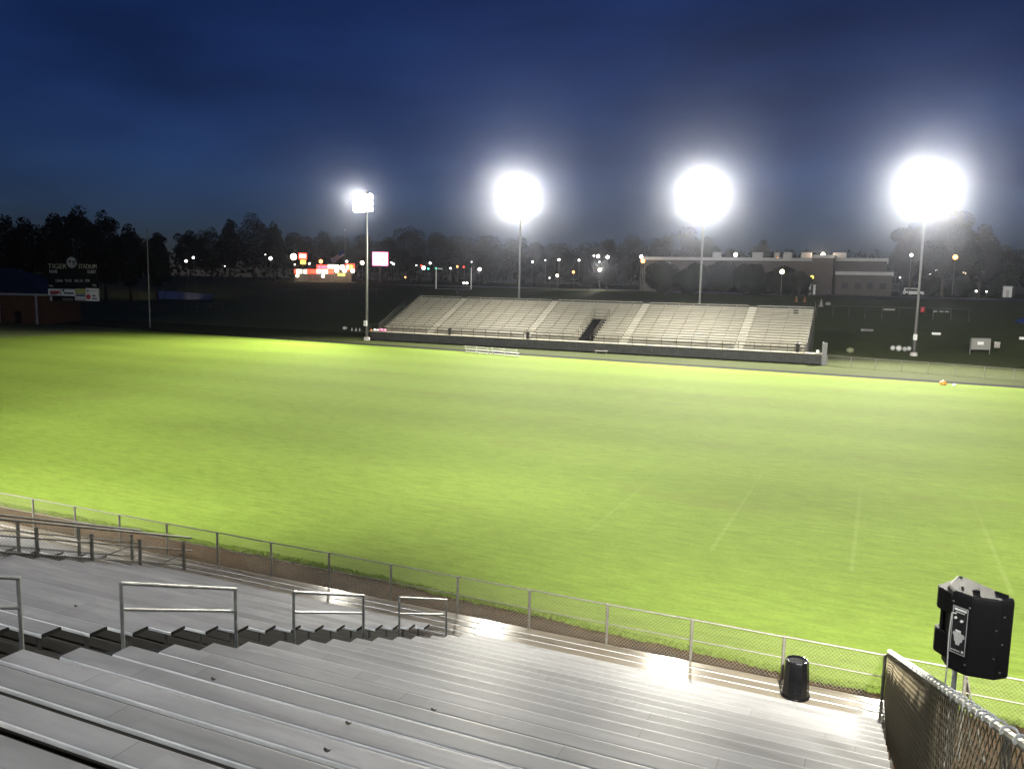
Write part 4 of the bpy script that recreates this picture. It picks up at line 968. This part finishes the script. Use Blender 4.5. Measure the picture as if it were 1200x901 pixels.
stext('TIGER', 68.5, 312.4, 21, 5, 'cream', top_, .315); stext('STADIUM', 104, 312.6, 20, 4.6, 'cream', top_, .315)
face = [c for c in sb.children if c.name.startswith('score_face')][0]
for body, x, y, w_, h_ in (('HOME', 64.2, 318.6, 9, 3.2), ('GUEST', 109, 318.8, 9.4, 3.2), ('DOWN', 71, 329.3, 8, 2.6), ('TO GO', 81.7, 329.3, 7.4, 2.6), ('BALL ON', 94, 329.3, 9.4, 2.6), ('QTR', 104, 329.2, 5, 2.6), ('T.O.L.', 61.6, 335.2, 5.6, 2.2), ('T.O.L.', 112.4, 334.4, 5, 2.2)):
    stext(body, x, y, w_, h_, 'white', face, .365)

# ------------------------------------------------------------------ fieldhouse at the left
q0 = EYE+ray(44, 380)*(-H/ray(44, 380).z); fh = thing('fieldhouse', 'brown brick fieldhouse with a navy hip roof and white porch columns', 'building', (q0.x, q0.y, 0))
fe = Vector((.93, .36, 0)).normalized(); fnn = Vector((fe.y, -fe.x, 0))
def fp(s, o_, z): return tuple(Vector((q0.x, q0.y, 0))+fe*s-fnn*o_+Vector((0, 0, z)))
def fbox(s0, s1, a, c, z0, z1, mt, name, parent=fh):
    b = MB(); b.hexa([fp(s0, a, z0), fp(s1, a, z0), fp(s1, c, z0), fp(s0, c, z0)], [fp(s0, a, z1), fp(s1, a, z1), fp(s1, c, z1), fp(s0, c, z1)]); return b.build(name, M[mt], parent)
fbox(-22, 1.0, 1.5, 12, 0, 4.9, 'brick', 'wall'); fbox(-22.8, 1.9, -.6, 13, 5.05, 5.4, 'stone', 'eave')
b = MB(); b.add([fp(-22.8, -.6, 5.42), fp(1.9, -.6, 5.42), fp(1.9, 13, 5.42), fp(-22.8, 13, 5.42), fp(-16, 6.2, 9.9), fp(-7.5, 6.2, 9.9)], [(0, 1, 5, 4), (1, 2, 5), (2, 3, 4, 5), (3, 0, 4), (3, 2, 1, 0)]); b.build('roof', M['navy_roof'], fh)
for s in (-14, -6.9, 0): fbox(s-.13, s+.13, -.2, .06, 0, 5.04, 'stone', 'porch_column')
dr = fbox(-5, -3.9, 1.40, 1.49, 0, 2.2, 'dark', 'door'); fbox(-4.9, -4.8, 1.34, 1.395, 1, 1.1, 'steel', 'handle', dr)
fbox(-11.5, -9.5, 1.42, 1.49, 1.2, 2.6, 'glass', 'window')

# ------------------------------------------------------------------ slim pole, rails, back fences
q = EYE+ray(176, 384)*(-H/ray(176, 384).z); tz_ = at_y(173.5, 270, q.y).z
o = thing('slim_pole', 'slim bare grey pole at the far left corner of the field', 'pole', (q.x, q.y, 0)); MB().tube((q.x, q.y, 0), (q.x, q.y, tz_), .13, .09, 8).build('shaft', M['pole'], o); MB().blob((q.x, q.y, tz_), (.13, .13, .1)).build('cap', M['pole'], o)
def post_fence(pts, h, n_post, label, mt, rails=(1.,), name='chain_link_fence', mesh=False, group=None):
    a, c = Vector(pts[0]), Vector(pts[1]); o = thing(name, label, 'fence', tuple((a+c)/2), group)
    gp_ = lambda t_: (lambda q: Vector((q.x, q.y, terrain(q.x, q.y))))(a.lerp(c, t_))
    for i in range(n_post+1):
        q = gp_(i/n_post); MB().tube(q, q+Vector((0, 0, h)), .035, n=6).build('fence_post', M[mt], o)
    for f_ in rails:
        b = MB(); b.path([gp_(i/n_post)+Vector((0, 0, h*f_)) for i in range(n_post+1)], .026, 6); b.build('fence_rail', M[mt], o)
    if mesh:
        b = MB(); Lh = (c-a).length
        wires(b, lambda u, z: gp_(u/Lh)+Vector((0, 0, z)), lambda u: .05, lambda u: h-.03, 0, Lh, .22, .006); b.build('wire_mesh', M['wire_far'], o)
    return o
post_fence(((-5.6, 106.2, 0), (32, 95.6, 0)), 1.25, 14, 'low chain link fence running right from the end of the far grandstand', 'steel', (1.,), mesh=True)
ga, gb = ground_at(120, 366), ground_at(262, 362)
post_fence((ga, gb), 1.3, 9, 'pale pipe railing in front of the wet pavement at left', 'pole', (1., .5), 'pipe_railing')
post_fence(((-75, 178, 0), (15, 178, 0)), 2.2, 30, 'dim chain link fence above the back of the far grandstand', 'frame', (1.,), mesh=False)
post_fence(((-230, 150, 0), (-120, 190, 0)), 2., 30, 'dim fence along the dark bank at far left', 'frame', (1.,), mesh=False)

M['dim_orange'] = mat('dimmed_orange', (.20, .10, .045), .8, spec=.05); M['dim_white'] = mat('dimmed_white', (.24, .24, .22), .8, spec=.05)  # dim light of the practice ground put into these two colours
# ------------------------------------------------------------------ small things on the dark practice ground
def gpt(px, py): q = ground_at(px, py); return Vector((q.x, q.y, terrain(q.x, q.y)))
bo = thing('notice_board', 'white board on two legs on the dark grass at right', 'board', gpt(1149, 416))
q = gpt(1149, 416); dep = (q-EYE).dot(fw)
facing(1138.2, 1161.5, 397.2, 409.6, dep, .12, 'dim_white', 'board', bo); facing(1138.4, 1161.2, 396.4, 397.1, dep-.02, .16, 'pole', 'board_frame', bo)
facing(1145, 1153, 400.5, 404, dep-.03, .02, 'white', 'board_print', bo)
for x in (1138, 1161): 
    qa = at_depth(x, 397, dep); MB().tube((qa.x, qa.y+.1, q.z-.2), (qa.x, qa.y+.1, qa.z), .06, n=6).build('leg', M['pole'], bo)
o = facing(1165, 1171.5, 401, 408, dep, .6, 'greypaint', 'equipment_box', None) if False else None
def crate(px, py, w_, h_, mt, label, cat, name, group=None, d_=.5):
    q = gpt(px, py); b = MB(); b.box(q.x-w_/2, q.x+w_/2, q.y-d_/2, q.y+d_/2, q.z, q.z+h_*.86); b.box(q.x-w_/2-.03, q.x+w_/2+.03, q.y-d_/2-.03, q.y+d_/2+.03, q.z+h_*.862, q.z+h_)
    return tag(b.build(name, M[mt]), label, cat, group)
crate(1168, 408, .75, .9, 'steel', 'small grey box right of the white notice board', 'box', 'equipment_box')
def cone(px, py, h_, mt, label, group, name='marker_cone', cat='cone'):
    q = gpt(px, py); b = MB(); b.box(q.x-h_*.3, q.x+h_*.3, q.y-h_*.3, q.y+h_*.3, q.z+.0, q.z+h_*.08); b.lathe((q.x, q.y, q.z+h_*.082), [(h_*.24, 0), (h_*.13, h_*.5), (h_*.05, h_*.9), (.02, h_*.92)], 10)
    return tag(b.build(name, M[mt]), label, cat, group)
for px, py, lab in ((412.5, 387.6, 'white cone, left one of the row of three by the leftmost floodlight pole'), (417.3, 387.8, 'white cone, middle one of the row of three by the leftmost floodlight pole'), (421.6, 388, 'white cone, right one of the row of three by the leftmost floodlight pole')): cone(px, py, .55, 'white', lab, 'white cones by the floodlight pole')
for px, py, h_, mt, lab in ((933, 354, 1.5, 'dim_orange', 'tall faint orange cone, left one above the far grandstand'), (943, 354, 1.5, 'dim_orange', 'tall faint orange cone, right one above the far grandstand'), (962, 359.5, 1.7, 'dim_white', 'tall white cone right of the far grandstand corner')): cone(px, py, h_, mt, lab, 'tall cones on the practice ground')
def ball(px, py, r, mt, label, group, name, cat, rz=None):
    q = gpt(px, py); b = MB(); b.blob((q.x, q.y, q.z+(rz or r)), (r, r, rz or r), 14, 8); return tag(b.build(name, M[mt], smooth=True), label, cat, group)
ball(404.2, 386.5, .42, 'white', 'round white bag lying left of the three white cones', None, 'ball_bag', 'bag', .3)
ball(970, 358.5, .6, 'dim_white', 'grey heap beside the tall white cone on the practice ground', None, 'bag_heap', 'bag', .45)
for px, py, r, lab in ((1046, 411, .36, 'white ball bag, leftmost of four at the rightmost floodlight pole'), (1053, 412, .44, 'biggest white ball bag of four at the rightmost floodlight pole'), (1060, 411.8, .34, 'white ball bag between the biggest and the last of four'), (1065, 411.4, .34, 'white ball bag nearest to the rightmost floodlight pole')): ball(px, py, r, 'greypaint', lab, 'ball bags by the floodlight pole', 'ball_bag', 'bag')
ball(996, 414, .55, 'rough', 'pale grass clump behind the right chain link fence', None, 'grass_clump', 'plant', .4)
for px, py, w_, h_, mt, lab in ((1042, 364, 2.2, .35, 'dim_white', 'long pale block left of the rightmost floodlight pole'), (1097, 392.5, 1.3, .35, 'white', 'white block on the dark grass right of the rightmost floodlight pole'), (1016, 388, 2., .35, 'frame', 'dim grey block on the dark grass right of the far grandstand'), (1198, 398, .9, .4, 'white', 'white block at the right edge'), (1096, 366, .7, .3, 'dim_white', 'pale block left one of three under the curb'), (1103, 366.2, .7, .3, 'dim_white', 'pale block middle one of three under the curb'), (1109.5, 366.4, .7, .3, 'dim_white', 'pale block right one of three under the curb')):
    crate(px, py, w_, h_, mt, lab, 'block', 'foam_block', 'blocks on the practice ground', .6)
q = gpt(1081, 366); b = MB(); b.lathe(q, [(.38, 0), (.42, .3), (.40, .6), (.42, .9), (.38, 1.05)], 14); tag(b.build('red_barrel', M['red']), 'red barrel beside the rightmost floodlight pole', 'barrel')
q = gpt(1198, 379); b = MB(); b.lathe(q, [(1.2, 0), (1.1, .4), (.7, .8), (.2, 1.)], 12); tag(b.build('tarp_heap', mat('dull_blue_tarp', (.012, .028, .10), .8, spec=.05), smooth=True), 'blue tarp heap at the right edge', 'tarp')
q = Vector((at_depth(1106, 449, 97).x, far_edge(6)+1.0, .014)); 
for px, py, r, mt, lab in ((1105, 450.5, .26, 'orange', 'orange bag on the black walk beyond the field'), (1118, 452, .14, 'white', 'small white bottle bag right of the orange one on the black walk')):
    d_ = ray(px, py); t_ = -(H-.014)/d_.z; q = EYE+d_*t_; b = MB(); b.lathe((q.x, q.y, .014), [(r, 0), (r*1.3, r*.5), (r, r*1.1), (r*.3, r*1.5)], 11); tag(b.build('kit_bag', M[mt], smooth=True), lab, 'bag', 'bags on the black walk')
def vehicle(px, py, depth, L_, label, mt, lights=False, van=True):
    q = at_depth(px, py, depth); z0 = terrain(q.x, q.y)+.14
    o = thing('parked_van' if van else 'parked_car', label, 'van' if van else 'car', (q.x, q.y, z0))
    x, y = q.x, q.y; hh = 2.1 if van else 1.45
    b = MB(); b.prism([(x-L_/2, y-.9), (x+L_/2, y-.9), (x+L_/2, y+.9), (x-L_/2, y+.9)], z0+.35, z0+hh*.55); b.build('body', M[mt], o, bevel=.12)
    b = MB(); c0 = -L_/2+(.1 if van else .9); b.hexa([(x+c0, y-.85, z0+hh*.55), (x+L_/2-.9, y-.85, z0+hh*.55), (x+L_/2-.9, y+.85, z0+hh*.55), (x+c0, y+.85, z0+hh*.55)], [(x+c0+.2, y-.75, z0+hh), (x+L_/2-1.5, y-.75, z0+hh), (x+L_/2-1.5, y+.75, z0+hh), (x+c0+.2, y+.75, z0+hh)]); b.build('cabin', M[mt], o, bevel=.08)
    MB().box(x+c0+.5, x+L_/2-1.7, y-.885, y-.853, z0+hh*.6, z0+hh*.9).build('window', M['glass'], o)
    for sx in (-.32, .32):
        for s2 in (-.86, .86): MB().tube((x+sx*L_, y+s2-.1, z0+.34), (x+sx*L_, y+s2+.1, z0+.34), .34, n=14).build('wheel', M['dark'], o)
    if lights:
        for s in (-.6, .6): b = MB(); b.blob((x+s, y-1.0, z0+.9), (.38, .38, .38)); b.build('headlight', M['lw'], o)
    return o
vehicle(1071, 333, 238, 5.4, 'white van parked left of the rightmost floodlight pole', 'white')
vehicle(547, 332, 285, 4.4, 'car with two lit headlights below the right goalpost upright', 'dark', True, False)
q = at_depth(1181, 340, 236); z0 = terrain(q.x, q.y)+.1; sh_ = thing('white_shed', 'small white shed standing by the right edge', 'shed', (q.x, q.y, z0))
MB().box(q.x-1.1, q.x+1.1, q.y, q.y+2, z0, z0+3.).build('wall', M['white'], sh_); MB().prism([(q.x-1.25, q.y-.15), (q.x+1.25, q.y-.15), (q.x+1.25, q.y+2.15), (q.x-1.25, q.y+2.15)], z0+3.0, z0+3.2).build('roof', M['greypaint'], sh_); MB().box(q.x-.4, q.x+.4, q.y-.06, q.y-.003, z0+.02, z0+2).build('door', M['greypaint'], sh_)
for px, lab in ((948.6, 'white gate post, left one below the flat yellow lamp'), (954.4, 'white gate post, right one below the flat yellow lamp')):
    q = at_depth(px, 338, 226); z0 = terrain(q.x, q.y); b = MB(); b.box(q.x-.28, q.x+.28, q.y-.28, q.y+.28, z0, z0+2.6); b.box(q.x-.36, q.x+.36, q.y-.36, q.y+.36, z0+2.602, z0+2.8); tag(b.build('gate_post', M['white']), lab, 'post', 'gate posts before the school')
SUN_E = 4; SKY_S = .03; SKY_LO = (.24, .31, .80); SKY_HI = (.53, .69, 1.70); HAZE = .000112; EXPO = .06
# ------------------------------------------------------------------ sky and haze
W_ = bpy.data.worlds.new("World"); scene.world = W_; W_.use_nodes = True
nt = W_.node_tree; N, L = nt.nodes, nt.links
bg = N["Background"]
sky = N.new("ShaderNodeTexSky"); sky.sky_type = 'NISHITA'; sky.sun_disc = False; sky.sun_elevation = rad(SUN_E); sky.sun_rotation = rad(160); sky.air_density = 1.; sky.dust_density = .3; sky.ozone_density = 3.0
tc = N.new("ShaderNodeTexCoord"); mp = N.new("ShaderNodeMapping"); mp.inputs["Scale"].default_value = (1.2, 1.2, 4.2); mp.inputs["Rotation"].default_value = (.1, .25, .4)
L.new(tc.outputs["Generated"], mp.inputs["Vector"])
nz = N.new("ShaderNodeTexNoise"); nz.inputs["Scale"].default_value = 1.7; nz.inputs["Detail"].default_value = 5; nz.inputs["Roughness"].default_value = .5
L.new(mp.outputs["Vector"], nz.inputs["Vector"])
cr = N.new("ShaderNodeValToRGB"); cr.color_ramp.elements[0].position = .35; cr.color_ramp.elements[0].color = (*SKY_LO, 1); cr.color_ramp.elements[1].position = .68; cr.color_ramp.elements[1].color = (*SKY_HI, 1)
L.new(nz.outputs["Fac"], cr.inputs["Fac"])
mx = N.new("ShaderNodeMix"); mx.data_type = 'RGBA'; mx.blend_type = 'MULTIPLY'; mx.inputs["Factor"].default_value = 1
L.new(sky.outputs["Color"], mx.inputs["A"]); L.new(cr.outputs["Color"], mx.inputs["B"])
L.new(mx.outputs["Result"], bg.inputs["Color"]); bg.inputs["Strength"].default_value = SKY_S

hz = MB(); hz.box(-575, 375, -85, 575, -1.2, 44); ho = hz.build('haze', mat('haze_air', (.8, .8, .8))); tag(ho, kind='stuff')
hm = ho.data.materials[0]; hn = hm.node_tree
for n_ in [q for q in hn.nodes if q.type == 'BSDF_PRINCIPLED']: hn.nodes.remove(n_)
pv = hn.nodes.new("ShaderNodeVolumePrincipled"); pv.inputs["Color"].default_value = (.76, .81, 1.0, 1); pv.inputs["Density"].default_value = HAZE; pv.inputs["Anisotropy"].default_value = .97
hn.links.new(pv.outputs["Volume"], hn.nodes["Material Output"].inputs["Volume"])

# ------------------------------------------------------------------ render settings
cy = scene.cycles
cy.use_denoising = True; cy.use_adaptive_sampling = False; cy.max_bounces = 5; cy.diffuse_bounces = 2; cy.glossy_bounces = 2; cy.volume_bounces = 0; cy.transparent_max_bounces = 6
cy.sample_clamp_indirect = 3.0; cy.caustics_reflective = False; cy.caustics_refractive = False
scene.view_settings.view_transform = 'Standard'; scene.view_settings.look = 'None'; scene.view_settings.exposure = EXPO; scene.view_settings.gamma = 1
